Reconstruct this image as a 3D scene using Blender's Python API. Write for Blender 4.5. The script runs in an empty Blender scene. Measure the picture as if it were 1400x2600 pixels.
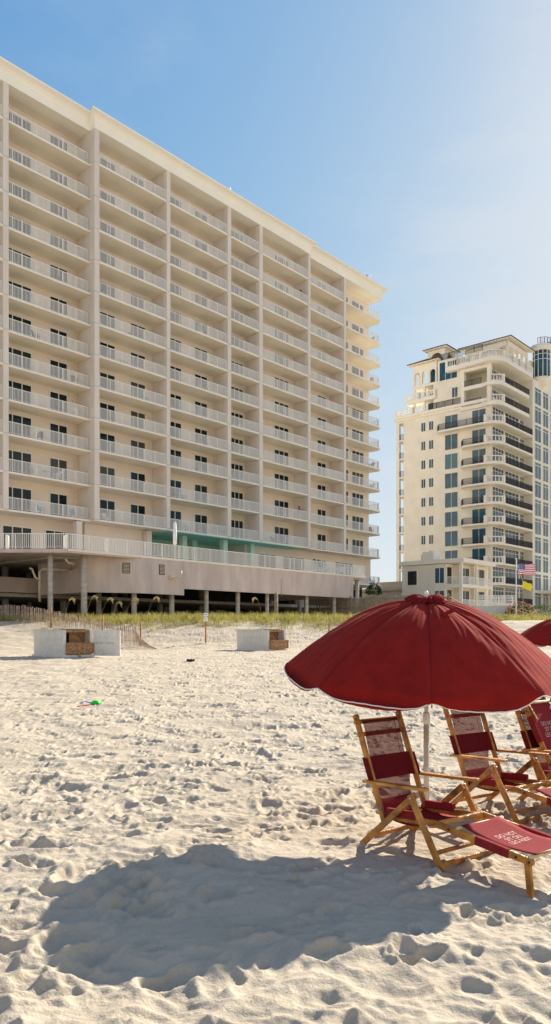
import bpy, math, random
import numpy as np
from mathutils import Vector, Matrix
R = math.radians
random.seed(7); rng = np.random.default_rng(7)
sc = bpy.context.scene; C = sc.collection

# ------------------------------------------------------------ camera, sky, sun, exposure
cam_d = bpy.data.cameras.new('camera'); cam = bpy.data.objects.new('camera', cam_d); C.objects.link(cam)
cam.location = (0, 0, 1.7); cam.rotation_euler = (R(90), 0, 0)
cam_d.sensor_fit = 'HORIZONTAL'; cam_d.sensor_width = 36; cam_d.lens = 50.4
cam_d.shift_y = 303/1400; cam_d.clip_start = .05; cam_d.clip_end = 6000
sc.camera = cam
SUN_AZ, SUN_EL = R(37.5), R(29.5)                      # azimuth clockwise from +Y
w = bpy.data.worlds.new('World'); sc.world = w; w.use_nodes = True
nt = w.node_tree; bg = nt.nodes['Background']; sky = nt.nodes.new('ShaderNodeTexSky')
sky.sky_type = 'NISHITA'; sky.sun_disc = False; sky.sun_elevation = SUN_EL; sky.sun_rotation = SUN_AZ
sky.air_density = 1.0; sky.dust_density = .8; sky.ozone_density = 2.0; sky.altitude = 0
# the sky's own colours, with the glare round the sun rolled off: c*s/(1+c*s/m) per channel
def vm(op, a, b):
    n = nt.nodes.new('ShaderNodeVectorMath'); n.operation = op
    for i, q in enumerate((a, b)):
        if isinstance(q, tuple): n.inputs[i].default_value = q
        else: nt.links.new(q, n.inputs[i])
    return n.outputs[0]
sep = nt.nodes.new('ShaderNodeSeparateColor'); com = nt.nodes.new('ShaderNodeCombineColor'); nt.links.new(sky.outputs[0], sep.inputs[0])
for i, pw in enumerate((1.4, 1.2, 1.0)):
    q = nt.nodes.new('ShaderNodeMath'); q.operation = 'POWER'; q.inputs[1].default_value = pw
    nt.links.new(sep.outputs[i], q.inputs[0]); nt.links.new(q.outputs[0], com.inputs[i])
c1 = vm('MULTIPLY', com.outputs[0], (.34, .61, 1.4)); c2 = vm('ADD', vm('DIVIDE', c1, (2.8, 2.9, 2.8)), (1., 1., 1.))
# bright warm band added to the sky behind the viewer, fills the shaded facade
tcw = nt.nodes.new('ShaderNodeTexCoord'); sxyz = nt.nodes.new('ShaderNodeSeparateXYZ'); nt.links.new(tcw.outputs['Generated'], sxyz.inputs[0])
def mr(src, a, b, c, d):
    n = nt.nodes.new('ShaderNodeMapRange'); n.interpolation_type = 'SMOOTHSTEP'
    for i, q in enumerate((a, b, c, d)): n.inputs[i+1].default_value = q
    nt.links.new(src, n.inputs[0]); return n.outputs[0]
def mul(a, b):
    n = nt.nodes.new('ShaderNodeMath'); n.operation = 'MULTIPLY'; nt.links.new(a, n.inputs[0]); nt.links.new(b, n.inputs[1]); return n.outputs[0]
cn = nt.nodes.new('ShaderNodeTexNoise'); cn.inputs['Scale'].default_value = 3; cn.inputs['Detail'].default_value = 6; nt.links.new(tcw.outputs['Generated'], cn.inputs['Vector'])
sky_fill = mul(mul(mr(sxyz.outputs[1], .1, -.5, 0., 1.), mr(sxyz.outputs[2], .15, .7, .95, .0)), mr(cn.outputs[0], .3, .6, .7, 1.))
fill_mix = nt.nodes.new('ShaderNodeMixRGB'); fill_mix.inputs[2].default_value = (3.0, 2.8, 2.55, 1)
cm = nt.nodes.new('ShaderNodeMapping'); cm.inputs['Scale'].default_value = (1, 1, 3.2); nt.links.new(tcw.outputs['Generated'], cm.inputs[0])
cw_ = nt.nodes.new('ShaderNodeTexNoise'); cw_.inputs['Scale'].default_value = 2.6; cw_.inputs['Detail'].default_value = 9; cw_.inputs['Roughness'].default_value = .6; cw_.inputs['Distortion'].default_value = .4; nt.links.new(cm.outputs[0], cw_.inputs['Vector'])
wm = nt.nodes.new('ShaderNodeMixRGB'); wm.inputs[2].default_value = (1.95, 2.05, 2.2, 1)      # thin veil of cirrus
nt.links.new(mul(mr(cw_.outputs[0], .42, .75, 0., .8), mr(sxyz.outputs[0], -.25, .35, .15, 1.)), wm.inputs[0]); nt.links.new(vm('DIVIDE', c1, c2), wm.inputs[1])
nt.links.new(sky_fill, fill_mix.inputs[0]); nt.links.new(wm.outputs[0], fill_mix.inputs[1]); nt.links.new(fill_mix.outputs[0], bg.inputs[0]); bg.inputs[1].default_value = .15
sd = bpy.data.lights.new('sun', 'SUN'); sd.energy = 3.7; sd.angle = R(.55); sd.color = (1, .92, .79)
so = bpy.data.objects.new('sun', sd); C.objects.link(so)
sv = Vector((math.sin(SUN_AZ)*math.cos(SUN_EL), math.cos(SUN_AZ)*math.cos(SUN_EL), math.sin(SUN_EL)))
so.rotation_euler = sv.to_track_quat('Z', 'Y').to_euler()
sc.view_settings.view_transform = 'Standard'; sc.view_settings.look = 'None'
sc.view_settings.exposure = 1.32; sc.view_settings.gamma = 1
sc.render.resolution_x = 551; sc.render.resolution_y = 1024
sc.cycles.max_bounces = 8; sc.cycles.diffuse_bounces = 5

# ------------------------------------------------------------ materials
MATS = {}
def mat(name, col, rough=.8, var=.08, scale=3., bump=0., bscale=60., spec=.3, metal=0., stretch=None, col2=None, wave=None):
    m = bpy.data.materials.new(name); m.use_nodes = True; t = m.node_tree; b = t.nodes['Principled BSDF']
    b.inputs['Roughness'].default_value = rough; b.inputs['Metallic'].default_value = metal
    b.inputs['Specular IOR Level'].default_value = spec
    tc = t.nodes.new('ShaderNodeTexCoord'); mp = t.nodes.new('ShaderNodeMapping')
    if stretch: mp.inputs['Scale'].default_value = stretch
    t.links.new(tc.outputs['Object'], mp.inputs[0])
    n = t.nodes.new('ShaderNodeTexNoise'); n.inputs['Scale'].default_value = scale; n.inputs['Detail'].default_value = 6
    t.links.new(mp.outputs[0], n.inputs['Vector'])
    rp = t.nodes.new('ShaderNodeValToRGB'); rp.color_ramp.elements[0].position = .3; rp.color_ramp.elements[1].position = .7
    c2 = col2 or col
    rp.color_ramp.elements[0].color = (*[c*(1-var) for c in c2], 1)
    rp.color_ramp.elements[1].color = (*[min(1, c*(1+var)) for c in col], 1)
    t.links.new(n.outputs[0], rp.inputs[0]); t.links.new(rp.outputs[0], b.inputs['Base Color'])
    if bump:
        n2 = t.nodes.new('ShaderNodeTexNoise'); n2.inputs['Scale'].default_value = bscale; n2.inputs['Detail'].default_value = 3
        t.links.new(mp.outputs[0], n2.inputs['Vector'])
        bp = t.nodes.new('ShaderNodeBump'); bp.inputs['Strength'].default_value = bump; bp.inputs['Distance'].default_value = .02
        t.links.new(n2.outputs[0], bp.inputs['Height']); t.links.new(bp.outputs[0], b.inputs['Normal'])
    MATS[name] = m
    return m
def glass(name, col, rough=.06, spec=.5):
    m = mat(name, col, rough, .35, .5, spec=spec); return m
M_cream = mat('cream_stucco', (.84, .76, .62), .9, .05, .6, .15, 8)
M_soffit = mat('soffit_paint', (.87, .80, .66), .9, .05, .5)
M_pier = mat('pier_stucco', (.74, .66, .57), .92, .10, .8, .25, 10, stretch=(1, 1, .2))
M_salmon = mat('salmon_stucco', (.81, .70, .57), .92, .05, .6, .15, 8)
M_cornice = mat('cornice_paint', (.90, .86, .75), .85, .04, .4)
M_white = mat('white_rail_paint', (.82, .80, .75), .55, .03, 2)
M_deckw = mat('deck_wall_stucco', (.58, .48, .42), .95, .16, 1.0, .7, 9, stretch=(1, 1, .25))
M_conc = mat('concrete', (.47, .42, .35), .95, .2, 2.5, .4, 12, stretch=(1, 1, 3))
M_poolglow = mat('pool_glow_ceiling', (.30, .68, .56), .8, .06, .4, col2=(.42, .68, .55))  # turquoise bounce light from the pool, painted into the ceiling colour
M_poolgloww = mat('pool_glow_wall', (.50, .66, .52), .85, .06, .5)  # the same pool glow painted into wall and column colour
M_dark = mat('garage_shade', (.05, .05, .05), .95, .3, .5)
M_glass = glass('window_glass', (.006, .014, .018), .05, .3)
def vary_glass(m, curtain):                       # some rooms have their curtains drawn
    t = m.node_tree; b = t.nodes['Principled BSDF']; src = b.inputs['Base Color'].links[0].from_socket
    oi = t.nodes.new('ShaderNodeObjectInfo'); rp = t.nodes.new('ShaderNodeValToRGB'); rp.color_ramp.interpolation = 'CONSTANT'
    rp.color_ramp.elements[0].color = (0, 0, 0, 1); rp.color_ramp.elements[1].position = .55; rp.color_ramp.elements[1].color = (.3, .3, .3, 1)
    e = rp.color_ramp.elements.new(.82); e.color = (1, 1, 1, 1)
    mx = t.nodes.new('ShaderNodeMixRGB'); mx.inputs[2].default_value = (*curtain, 1)
    t.links.new(oi.outputs['Random'], rp.inputs[0]); t.links.new(rp.outputs[0], mx.inputs[0]); t.links.new(src, mx.inputs[1]); t.links.new(mx.outputs[0], b.inputs['Base Color'])
vary_glass(M_glass, (.07, .07, .06))
M_frame = mat('window_frame', (.78, .75, .66), .5, .03, 2)
M_pipe = mat('pipe', (.62, .52, .38), .6, .08, 3)
M_tower = mat('tower_stucco', (.76, .71, .59), .9, .06, .5, .3, 5)
M_trim = mat('tower_trim', (.80, .75, .64), .85, .04, .8)
M_bglass = glass('blue_glass', (.008, .075, .13), .05, .35); vary_glass(M_bglass, (.03, .13, .17))
M_gglass = glass('grey_glass', (.035, .085, .12), .08, .35); vary_glass(M_gglass, (.10, .14, .15))
M_iron = mat('black_iron', (.03, .027, .025), .6, .1, 4)
M_roof = mat('dark_roof_tile', (.10, .055, .05), .8, .3, 4, .5, 14)
M_gbuild = mat('grey_green_stucco', (.48, .44, .35), .95, .07, .6, .3, 6)
M_wood = mat('varnished_wood', (.52, .22, .03), .42, .45, 5, .5, 40, spec=.5, stretch=(1, 1, 1), col2=(.27, .095, .012))
M_endwood = mat('pale_dowel_wood', (.62, .45, .24), .6, .2, 12)
M_greywood = mat('weathered_wood', (.30, .24, .16), .95, .4, 6, .5, 30)
M_picket = mat('picket_wood', (.42, .32, .24), .95, .4, 4)
M_postw = mat('stake_wood', (.42, .22, .09), .9, .3, 6)
M_binw = mat('bin_paint', (.66, .64, .58), .8, .10, 6, .3, 30)
M_binwood = mat('bin_plywood', (.36, .20, .10), .9, .45, 9, .3, 30)
M_steel = mat('galvanised_pole', (.62, .58, .50), .4, .15, 12, metal=.15)
M_signw = mat('sign_white', (.85, .85, .85), .6, .02, 3)
M_black = mat('black_lettering', (.015, .015, .02), .7, .02, 3)
M_text = mat('faded_white_print', (.62, .33, .29), .8, .2, 30)
M_pwhite = mat('pole_paint', (.80, .79, .76), .5, .05, 5)
M_red = mat('flag_red', (.62, .03, .05), .85, .05, 5); M_blue = mat('flag_blue', (.02, .03, .16), .85, .05, 5)
M_fwhite = mat('flag_white', (.85, .85, .85), .85, .03, 5); M_yel = mat('flag_yellow', (.85, .68, .04), .85, .04, 5)
M_green = mat('green_plastic', (.02, .62, .03), .4, .08, 8); M_rplas = mat('red_plastic', (.70, .05, .03), .4, .08, 8)
M_bplas = mat('blue_plastic', (.05, .22, .60), .4, .08, 8)
M_pool = mat('pool_water', (.05, .55, .55), .05, .1, 2, .2, 3)
M_deckfl = mat('deck_pavers', (.55, .50, .43), .9, .1, 1.5)
M_weed = mat('dry_seaweed', (.03, .025, .015), .9, .2, 10)
M_skin = mat('skin', (.50, .27, .17), .6, .05, 5); M_hair = mat('dark_hair', (.04, .02, .015), .7, .1, 8)
M_shirt = mat('navy_shirt', (.06, .08, .16), .9, .1, 8); M_shirt2 = mat('red_shirt', (.45, .06, .06), .9, .1, 8)
M_brownc = mat('brown_wicker', (.10, .06, .045), .8, .2, 8); M_teal = mat('teal_fabric', (.06, .38, .40), .85, .1, 6)
M_stone = mat('white_stone', (.70, .67, .60), .85, .08, 3)

def fabric(name, col, transl=.3, clear=0., streak=(40, 40, 1.5)):
    m = mat(name, col, .9, .12, 1, .12, 60, spec=.15, stretch=streak); t = m.node_tree
    b = t.nodes['Principled BSDF']; out = t.nodes['Material Output']
    tr = t.nodes.new('ShaderNodeBsdfTranslucent'); rp = [n for n in t.nodes if n.type == 'VALTORGB'][0]
    hs = t.nodes.new('ShaderNodeHueSaturation'); hs.inputs['Saturation'].default_value = 1.1; hs.inputs['Value'].default_value = 1.2
    t.links.new(rp.outputs[0], hs.inputs['Color']); t.links.new(hs.outputs[0], tr.inputs[0])
    mx = t.nodes.new('ShaderNodeMixShader'); mx.inputs[0].default_value = transl
    t.links.new(b.outputs[0], mx.inputs[1]); t.links.new(tr.outputs[0], mx.inputs[2])
    last = mx
    if clear:
        tp = t.nodes.new('ShaderNodeBsdfTransparent'); tp.inputs[0].default_value = (1, .95, .93, 1)
        m2 = t.nodes.new('ShaderNodeMixShader'); m2.inputs[0].default_value = clear
        t.links.new(mx.outputs[0], m2.inputs[1]); t.links.new(tp.outputs[0], m2.inputs[2]); last = m2
    t.links.new(last.outputs[0], out.inputs[0]); return m
M_canopy = fabric('burgundy_canvas', (.26, .014, .011), .02, streak=(8, 8, 8))
bs = M_canopy.node_tree.nodes['Principled BSDF']; bs.inputs['Specular IOR Level'].default_value = .05; bs.inputs['Sheen Weight'].default_value = .06; bs.inputs['Sheen Roughness'].default_value = .5; bs.inputs['Sheen Tint'].default_value = (1, .6, .5, 1)
M_ruff = fabric('burgundy_ruffle', (.24, .016, .018), .2)
M_sling = fabric('burgundy_sling', (.15, .010, .015), .15)
M_slingr = fabric('red_sling', (.30, .03, .035), .2)
M_sheer = fabric('sheer_sling', (.20, .03, .032), .2, .42)
M_pipingm = mat('white_piping', (.80, .74, .68), .7, .05, 8)

def sand_material():
    m = bpy.data.materials.new('white_sand'); m.use_nodes = True; t = m.node_tree; b = t.nodes['Principled BSDF']
    b.inputs['Roughness'].default_value = .95; b.inputs['Specular IOR Level'].default_value = .12
    tc = t.nodes.new('ShaderNodeTexCoord')
    n = t.nodes.new('ShaderNodeTexNoise'); n.inputs['Scale'].default_value = 1.3; n.inputs['Detail'].default_value = 8; n.inputs['Roughness'].default_value = .7
    rp = t.nodes.new('ShaderNodeValToRGB'); rp.color_ramp.elements[0].position = .3; rp.color_ramp.elements[1].position = .72
    rp.color_ramp.elements[0].color = (.49, .41, .305, 1); rp.color_ramp.elements[1].color = (.585, .50, .385, 1)
    g = t.nodes.new('ShaderNodeTexNoise'); g.inputs['Scale'].default_value = 240; g.inputs['Detail'].default_value = 2
    gr = t.nodes.new('ShaderNodeValToRGB'); gr.color_ramp.elements[0].position = .28; gr.color_ramp.elements[1].position = .5
    gr.color_ramp.elements[0].color = (.62, .60, .57, 1); gr.color_ramp.elements[1].color = (1, 1, 1, 1)
    mx = t.nodes.new('ShaderNodeMixRGB'); mx.blend_type = 'MULTIPLY'; mx.inputs[0].default_value = .8
    for a in (n, g): t.links.new(tc.outputs['Object'], a.inputs['Vector'])
    t.links.new(n.outputs[0], rp.inputs[0]); t.links.new(g.outputs[0], gr.inputs[0])
    t.links.new(rp.outputs[0], mx.inputs[1]); t.links.new(gr.outputs[0], mx.inputs[2]); t.links.new(mx.outputs[0], b.inputs['Base Color'])
    n2 = t.nodes.new('ShaderNodeTexNoise'); n2.inputs['Scale'].default_value = 17; n2.inputs['Detail'].default_value = 8; n2.inputs['Roughness'].default_value = .65
    n3 = t.nodes.new('ShaderNodeTexNoise'); n3.inputs['Scale'].default_value = 160; n3.inputs['Detail'].default_value = 2
    for a in (n2, n3): t.links.new(tc.outputs['Object'], a.inputs['Vector'])
    b1 = t.nodes.new('ShaderNodeBump'); b1.inputs['Strength'].default_value = 1.; b1.inputs['Distance'].default_value = .02
    b2 = t.nodes.new('ShaderNodeBump'); b2.inputs['Strength'].default_value = .3; b2.inputs['Distance'].default_value = .004
    t.links.new(n2.outputs[0], b1.inputs['Height']); t.links.new(n3.outputs[0], b2.inputs['Height'])
    t.links.new(b1.outputs[0], b2.inputs['Normal']); t.links.new(b2.outputs[0], b.inputs['Normal'])
    return m
M_sand = sand_material()

def grass_material(name, c1, c2):
    m = mat(name, c1, .8, .25, 2.6, spec=.1, col2=c2); t = m.node_tree; b = t.nodes['Principled BSDF']; out = t.nodes['Material Output']
    rp = [n for n in t.nodes if n.type == 'VALTORGB'][0]
    tr = t.nodes.new('ShaderNodeBsdfTranslucent'); t.links.new(rp.outputs[0], tr.inputs[0])
    mx = t.nodes.new('ShaderNodeMixShader'); mx.inputs[0].default_value = .45
    t.links.new(b.outputs[0], mx.inputs[1]); t.links.new(tr.outputs[0], mx.inputs[2]); t.links.new(mx.outputs[0], out.inputs[0]); return m
M_grass = grass_material('dune_grass_blades', (.44, .385, .12), (.17, .175, .05))
M_oat = grass_material('sea_oat_heads', (.62, .52, .26), (.45, .36, .15))
M_leaf = grass_material('shrub_leaves', (.07, .10, .03), (.03, .05, .015))
M_flower = mat('white_blossom', (.8, .78, .72), .8, .05, 5); M_rflower = mat('coral_blossom', (.65, .15, .10), .8, .1, 5)

# ------------------------------------------------------------ mesh helpers
class MB:
    def __init__(s): s.v = []; s.f = []; s.m = []; s.cur = 0; s.sm = []; s.smooth = False
    def add(s, vs, fs):
        n = len(s.v); s.v += [tuple(p) for p in vs]
        for f in fs: s.f.append([i+n for i in f]); s.m.append(s.cur); s.sm.append(s.smooth)
        return s
    def box(s, x0, x1, y0, y1, z0, z1):
        v = [(x0,y0,z0),(x1,y0,z0),(x1,y1,z0),(x0,y1,z0),(x0,y0,z1),(x1,y0,z1),(x1,y1,z1),(x0,y1,z1)]
        return s.add(v, [(0,3,2,1),(4,5,6,7),(0,1,5,4),(1,2,6,5),(2,3,7,6),(3,0,4,7)])
    def prism(s, poly, z0, z1):
        n = len(poly); a = sum(poly[i][0]*poly[(i+1)%n][1]-poly[(i+1)%n][0]*poly[i][1] for i in range(n))
        if a < 0: poly = poly[::-1]
        v = [(x,y,z0) for x,y in poly]+[(x,y,z1) for x,y in poly]
        return s.add(v, [tuple(range(n))[::-1], tuple(range(n,2*n))]+[(i,(i+1)%n,(i+1)%n+n,i+n) for i in range(n)])
    def bar(s, a, b, w, d, up=(0,0,1)):
        a = Vector(a); b = Vector(b); t = (b-a).normalized(); up = Vector(up)
        if abs(t.dot(up)) > .98: up = Vector((0,1,0))
        sx = t.cross(up).normalized(); sy = sx.cross(t).normalized()
        v = [p+sx*i*w/2+sy*j*d/2 for p in (a,b) for i,j in ((-1,-1),(1,-1),(1,1),(-1,1))]
        return s.add(v, [(0,3,2,1),(4,5,6,7),(0,1,5,4),(1,2,6,5),(2,3,7,6),(3,0,4,7)])
    def tube(s, pts, r, n=8, cap=True):
        pts = [Vector(p) for p in pts]; rs = r if isinstance(r, (list, tuple)) else [r]*len(pts); vs = []; fs = []
        for i, p in enumerate(pts):
            t = (pts[min(i+1,len(pts)-1)]-pts[max(i-1,0)]).normalized()
            up = Vector((0,0,1)) if abs(t.z) < .9 else Vector((0,1,0))
            a = t.cross(up).normalized(); b = t.cross(a).normalized()
            vs += [p+(a*math.cos(k*2*math.pi/n)+b*math.sin(k*2*math.pi/n))*rs[i] for k in range(n)]
        for i in range(len(pts)-1):
            for k in range(n): fs.append((i*n+k, i*n+(k+1)%n, (i+1)*n+(k+1)%n, (i+1)*n+k))
        if cap: fs += [tuple(range(n))[::-1], tuple(range((len(pts)-1)*n, len(pts)*n))]
        o = s.smooth; s.smooth = n >= 6; s.add(vs, fs); s.smooth = o; return s
    def lathe(s, prof, cx=0, cy=0, n=12):
        return s.tube([(cx,cy,z) for r,z in prof], [max(r,.001) for r,z in prof], n)
    def arch(s, x0, x1, z0, z1, y0, y1, spring, n=10, axis='x'):
        """wall piece x0..x1,z0..z1 (thick y0..y1) with an arched opening leaving 15% piers"""
        p = (x1-x0)*.16; a0 = x0+p; a1 = x1-p; r = (a1-a0)/2; cx = (a0+a1)/2
        pts = [(a0, z0)]+[(cx-r*math.cos(k*math.pi/n), spring+r*math.sin(k*math.pi/n)) for k in range(n+1)]+[(a1, z0)]
        outer = [(x0, z0)]+[(x0+(x1-x0)*k/n, z1) for k in range(n+1)]+[(x1, z0)]
        f = (lambda a,y,z: (a,y,z)) if axis == 'x' else (lambda a,y,z: (y,a,z))
        for i in range(len(pts)-1):
            q = [pts[i], pts[i+1], outer[i+1], outer[i]]
            v = [f(a,y0,z) for a,z in q]+[f(a,y1,z) for a,z in q]
            s.add(v, [(0,1,2,3),(7,6,5,4),(0,4,5,1),(2,6,7,3)])
        return s
    def build(s, name, mats, parent=None, loc=None):
        if not isinstance(mats, (list, tuple)): mats = [mats]
        me = bpy.data.meshes.new(name); me.from_pydata(s.v, [], s.f)
        for m in mats: me.materials.append(m)
        me.polygons.foreach_set('material_index', s.m); me.polygons.foreach_set('use_smooth', s.sm); me.update()
        o = bpy.data.objects.new(name, me); C.objects.link(o)
        if parent: o.parent = parent
        if loc: o.location = loc
        return o
def tag(o, label=None, cat=None, group=None, kind=None):
    if label: o['label'] = label
    if cat: o['category'] = cat
    if group: o['group'] = group
    if kind: o['kind'] = kind
    return o
def empty(name, loc, rz, label, cat, group=None):
    o = bpy.data.objects.new(name, None); C.objects.link(o); o.location = loc; o.rotation_euler = (0,0,rz); o.empty_display_size = .3
    return tag(o, label, cat, group)
def copy_tree(o, parent=None):
    c = o.copy(); C.objects.link(c); c.parent = parent
    for ch in list(o.children): copy_tree(ch, c)
    return c
def np_mesh(name, V, F, m, parent=None, smooth=False):
    me = bpy.data.meshes.new(name); k = F.shape[1]
    me.vertices.add(len(V)); me.vertices.foreach_set('co', V.astype(np.float32).ravel())
    me.loops.add(F.size); me.loops.foreach_set('vertex_index', F.astype(np.int32).ravel())
    me.polygons.add(len(F)); me.polygons.foreach_set('loop_start', np.arange(0, F.size, k, dtype=np.int32))
    me.polygons.foreach_set('loop_total', np.full(len(F), k, dtype=np.int32))
    me.polygons.foreach_set('use_smooth', np.full(len(F), smooth)); me.update(calc_edges=True); me.materials.append(m)
    o = bpy.data.objects.new(name, me); C.objects.link(o)
    if parent: o.parent = parent
    return o
def text_mesh(body, size, m, name, parent, align='CENTER', extrude=.0005, space=1.0, bold=.0):
    cu = bpy.data.curves.new(name, 'FONT'); cu.body = body; cu.size = size; cu.align_x = align; cu.align_y = 'CENTER'
    cu.extrude = extrude; cu.space_line = space; cu.offset = bold
    t = bpy.data.objects.new(name+'_c', cu); C.objects.link(t); bpy.context.view_layer.update()
    me = bpy.data.meshes.new_from_object(t.evaluated_get(bpy.context.evaluated_depsgraph_get()))
    bpy.data.objects.remove(t); o = bpy.data.objects.new(name, me); me.materials.clear(); me.materials.append(m); C.objects.link(o); o.parent = parent
    return o

# ------------------------------------------------------------ sand (one sheet, real relief)
PERM = rng.permutation(512); PERM = np.concatenate([PERM, PERM])
GA = rng.random(512)*2*np.pi; GX, GY = np.cos(GA), np.sin(GA)
def perlin(x, y, s=0):
    x = x+s*17.3; y = y+s*9.7
    xi = np.floor(x).astype(int); yi = np.floor(y).astype(int); xf = x-xi; yf = y-yi; xi &= 511; yi &= 511
    def g(i, j, dx, dy):
        h = PERM[(PERM[i & 511]+j) & 511]; return GX[h]*dx+GY[h]*dy
    u = xf**3*(xf*(xf*6-15)+10); v = yf**3*(yf*(yf*6-15)+10)
    a = g(xi, yi, xf, yf); b = g(xi+1, yi, xf-1, yf); c = g(xi, yi+1, xf, yf-1); d = g(xi+1, yi+1, xf-1, yf-1)
    return (a+(b-a)*u)*(1-v)+(c+(d-c)*u)*v
def axis(start, stop, fn):
    out = [start]
    while out[-1] < stop: out.append(out[-1]+fn(out[-1]))
    return out
ys = axis(-60, 1.8, lambda y: max(.02, min(4, (2.2-y)*.12)))
ys = np.array(ys[:-1]+axis(1.9, 66, lambda y: max(.0105, .0037*y))+axis(67, 1500, lambda y: (y-60)*.12+.6))
xr = np.array(axis(0, 30, lambda x: max(.012, (x-1.6)*.0068))+axis(31, 900, lambda x: (x-25)*.16))
xs = np.concatenate([-xr[:0:-1], xr])
GXX, GYY = np.meshgrid(xs, ys)
KY = [-60, -12, 0, 11, 31, 43, 47, 50.5, 54, 58, 75, 110, 1500]; KZ = [-1.5, -.25, 0, 0, .6, .66, 1.0, 1.75, 2.35, 2.5, 2.3, 2.5, 2.5]
def base_height(x, y):
    yy = y + perlin(x*.11, y*.05, 3)*3.0*np.clip((y-36)/10, 0, 1)
    z = np.interp(yy, KY, KZ); return z
def relief(x, y):
    fade = np.clip(1-(y-60)/8, 0, 1)*np.clip((y+8)/6, 0, 1)*np.clip(1-(np.abs(x)-34)/10, 0, 1)
    wx = x+perlin(x*1.1, y*1.1, 5)*.35; wy = y+perlin(x*1.1, y*1.1, 6)*.35
    r1 = perlin(wx*1.0, wy*1.45, 1); r2 = perlin(wx*2.3, wy*2.9, 2)
    r3 = perlin(wx*5.2, wy*6.4, 8); r4 = perlin(x*13, y*13, 9)
    r5 = perlin(wx*9.5+r2, wy*10.5, 14)
    far = 1-.55*np.clip((y-3.5)/5, 0, 1)
    h = r1*.075 + far*((.35-np.abs(r2))*.085 + (.3-np.abs(r3))*.046 + (.25-np.abs(r5))*.016 + r4*.006)
    calm = 1-.6*np.exp(-(((x-1.7)/1.5)**2+((y-6.0)/2.0)**2)**2)
    h = h*calm-.055*np.exp(-((x-1.65)/.55)**2-((y-4.85)/.5)**2)
    return h*fade, fade
H = base_height(GXX, GYY); rel, fade = relief(GXX, GYY); H = H+rel
# footprints: many soft-rimmed pits
def stamp(px, py, a, b, ang, d):
    rr = 2.6*max(a, b)
    i0, i1 = np.searchsorted(ys, [py-rr, py+rr]); j0, j1 = np.searchsorted(xs, [px-rr, px+rr])
    if i1-i0 < 2 or j1-j0 < 2: return
    X = GXX[i0:i1, j0:j1]-px; Y = GYY[i0:i1, j0:j1]-py
    u = (X*math.cos(ang)+Y*math.sin(ang))/a; v = (-X*math.sin(ang)+Y*math.cos(ang))/b
    sl = 3.5+5*rng.random(); r = np.sqrt(u*u+v*v)*(1+.45*perlin(X*7, Y*7, px)+.25*perlin(X*17, Y*17, px))
    H[i0:i1, j0:j1] += -d/(1+np.exp((r-.95)*sl)) + .55*d*np.exp(-((r-1.35)/.33)**2)
npit = 0
for k in range(20000):
    y = 1.9+rng.random()**.8*48; x = (rng.random()*2-1)*(2.2+y*.48)
    if y < 6.5 and rng.random() < .6: continue
    a = .045+.12*rng.random()**1.9; stamp(x, y, a, a*rng.uniform(.35, .8), rng.uniform(-.7, 1.6), (.4+a*5)*rng.uniform(.010, .026)+(.015 if rng.random() < .25 else 0)); npit += 1
for k in range(70):                                   # deeper single footprints near the viewer
    y = rng.uniform(2.3, 9); x = rng.uniform(-1, 1)*(1.2+y*.4); a = rng.uniform(.13, .2); stamp(x, y, a, a*rng.uniform(.42, .6), rng.uniform(-.4, 1.4), rng.uniform(.025, .045))
def ground(x, y):
    i = min(max(np.searchsorted(ys, y)-1, 0), len(ys)-2); j = min(max(np.searchsorted(xs, x)-1, 0), len(xs)-2)
    a = (y-ys[i])/(ys[i+1]-ys[i]); b = (x-xs[j])/(xs[j+1]-xs[j])
    return float((H[i,j]*(1-b)+H[i,j+1]*b)*(1-a)+(H[i+1,j]*(1-b)+H[i+1,j+1]*b)*a)
ny, nx = H.shape; idx = np.arange(ny*nx).reshape(ny, nx)
F = np.stack([idx[:-1,:-1], idx[:-1,1:], idx[1:,1:], idx[1:,:-1]], -1).reshape(-1, 4)
tag(np_mesh('sand', np.stack([GXX, GYY, H], -1).reshape(-1, 3), F, M_sand, smooth=True), kind='structure')
print('sand', ny, nx)

# ------------------------------------------------------------ main condominium building
UD = Vector((.659, .752, 0)); ROT = math.atan2(.752, .659)
cond = empty('apartment_building', (-16.52, 70.4, 0), ROT, 'long cream twelve storey beachfront block with white balcony railings', 'building')
J = [11.98, 15.19, 18.36, 21.26, 24.16, 27.06, 29.95, 32.84, 35.72, 38.59, 41.53, 44.68]; ROOF = 47.69
FY = {'A': .75, 'B': 0., 'C': .5}; BY = {'A': 3.0, 'B': 2.4, 'C': 2.9}
PIL = [(-17.6, -17.1, 'A'), (-8.59, -8.09, 'A'), (.01, .54, 'B'), (8.63, 9.1, 'B'), (17.24, 17.78, 'B'), (22.33, 22.9, 'B'), (31.13, 31.55, 'B'), (39.15, 39.62, 'C')]
BAYS = [(-17.1, -8.59, 'A'), (-8.09, .01, 'A'), (.54, 8.63, 'B'), (9.1, 17.24, 'B'), (17.78, 22.33, 'B'), (22.9, 31.13, 'B'), (31.55, 39.15, 'C'), (39.62, 48.0, 'C')]
UEND = 48.3
# dividers with their front piers
for a, b, s in PIL:
    m = MB(); m.box(a, b, FY[s], FY[s]+.55, J[0]-.16, ROOF)
    m.cur = 1; m.box(a+.1, b-.1, FY[s]+.55, BY[s]+.1, J[0]-.16, ROOF)
    m.cur = 2
    for j in J: m.box(a-.006, b+.006, FY[s]-.006, FY[s]+.57, j-.05, j-.01)
    m.build('divider_wall', [M_pier, M_pier, M_conc], cond)
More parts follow.
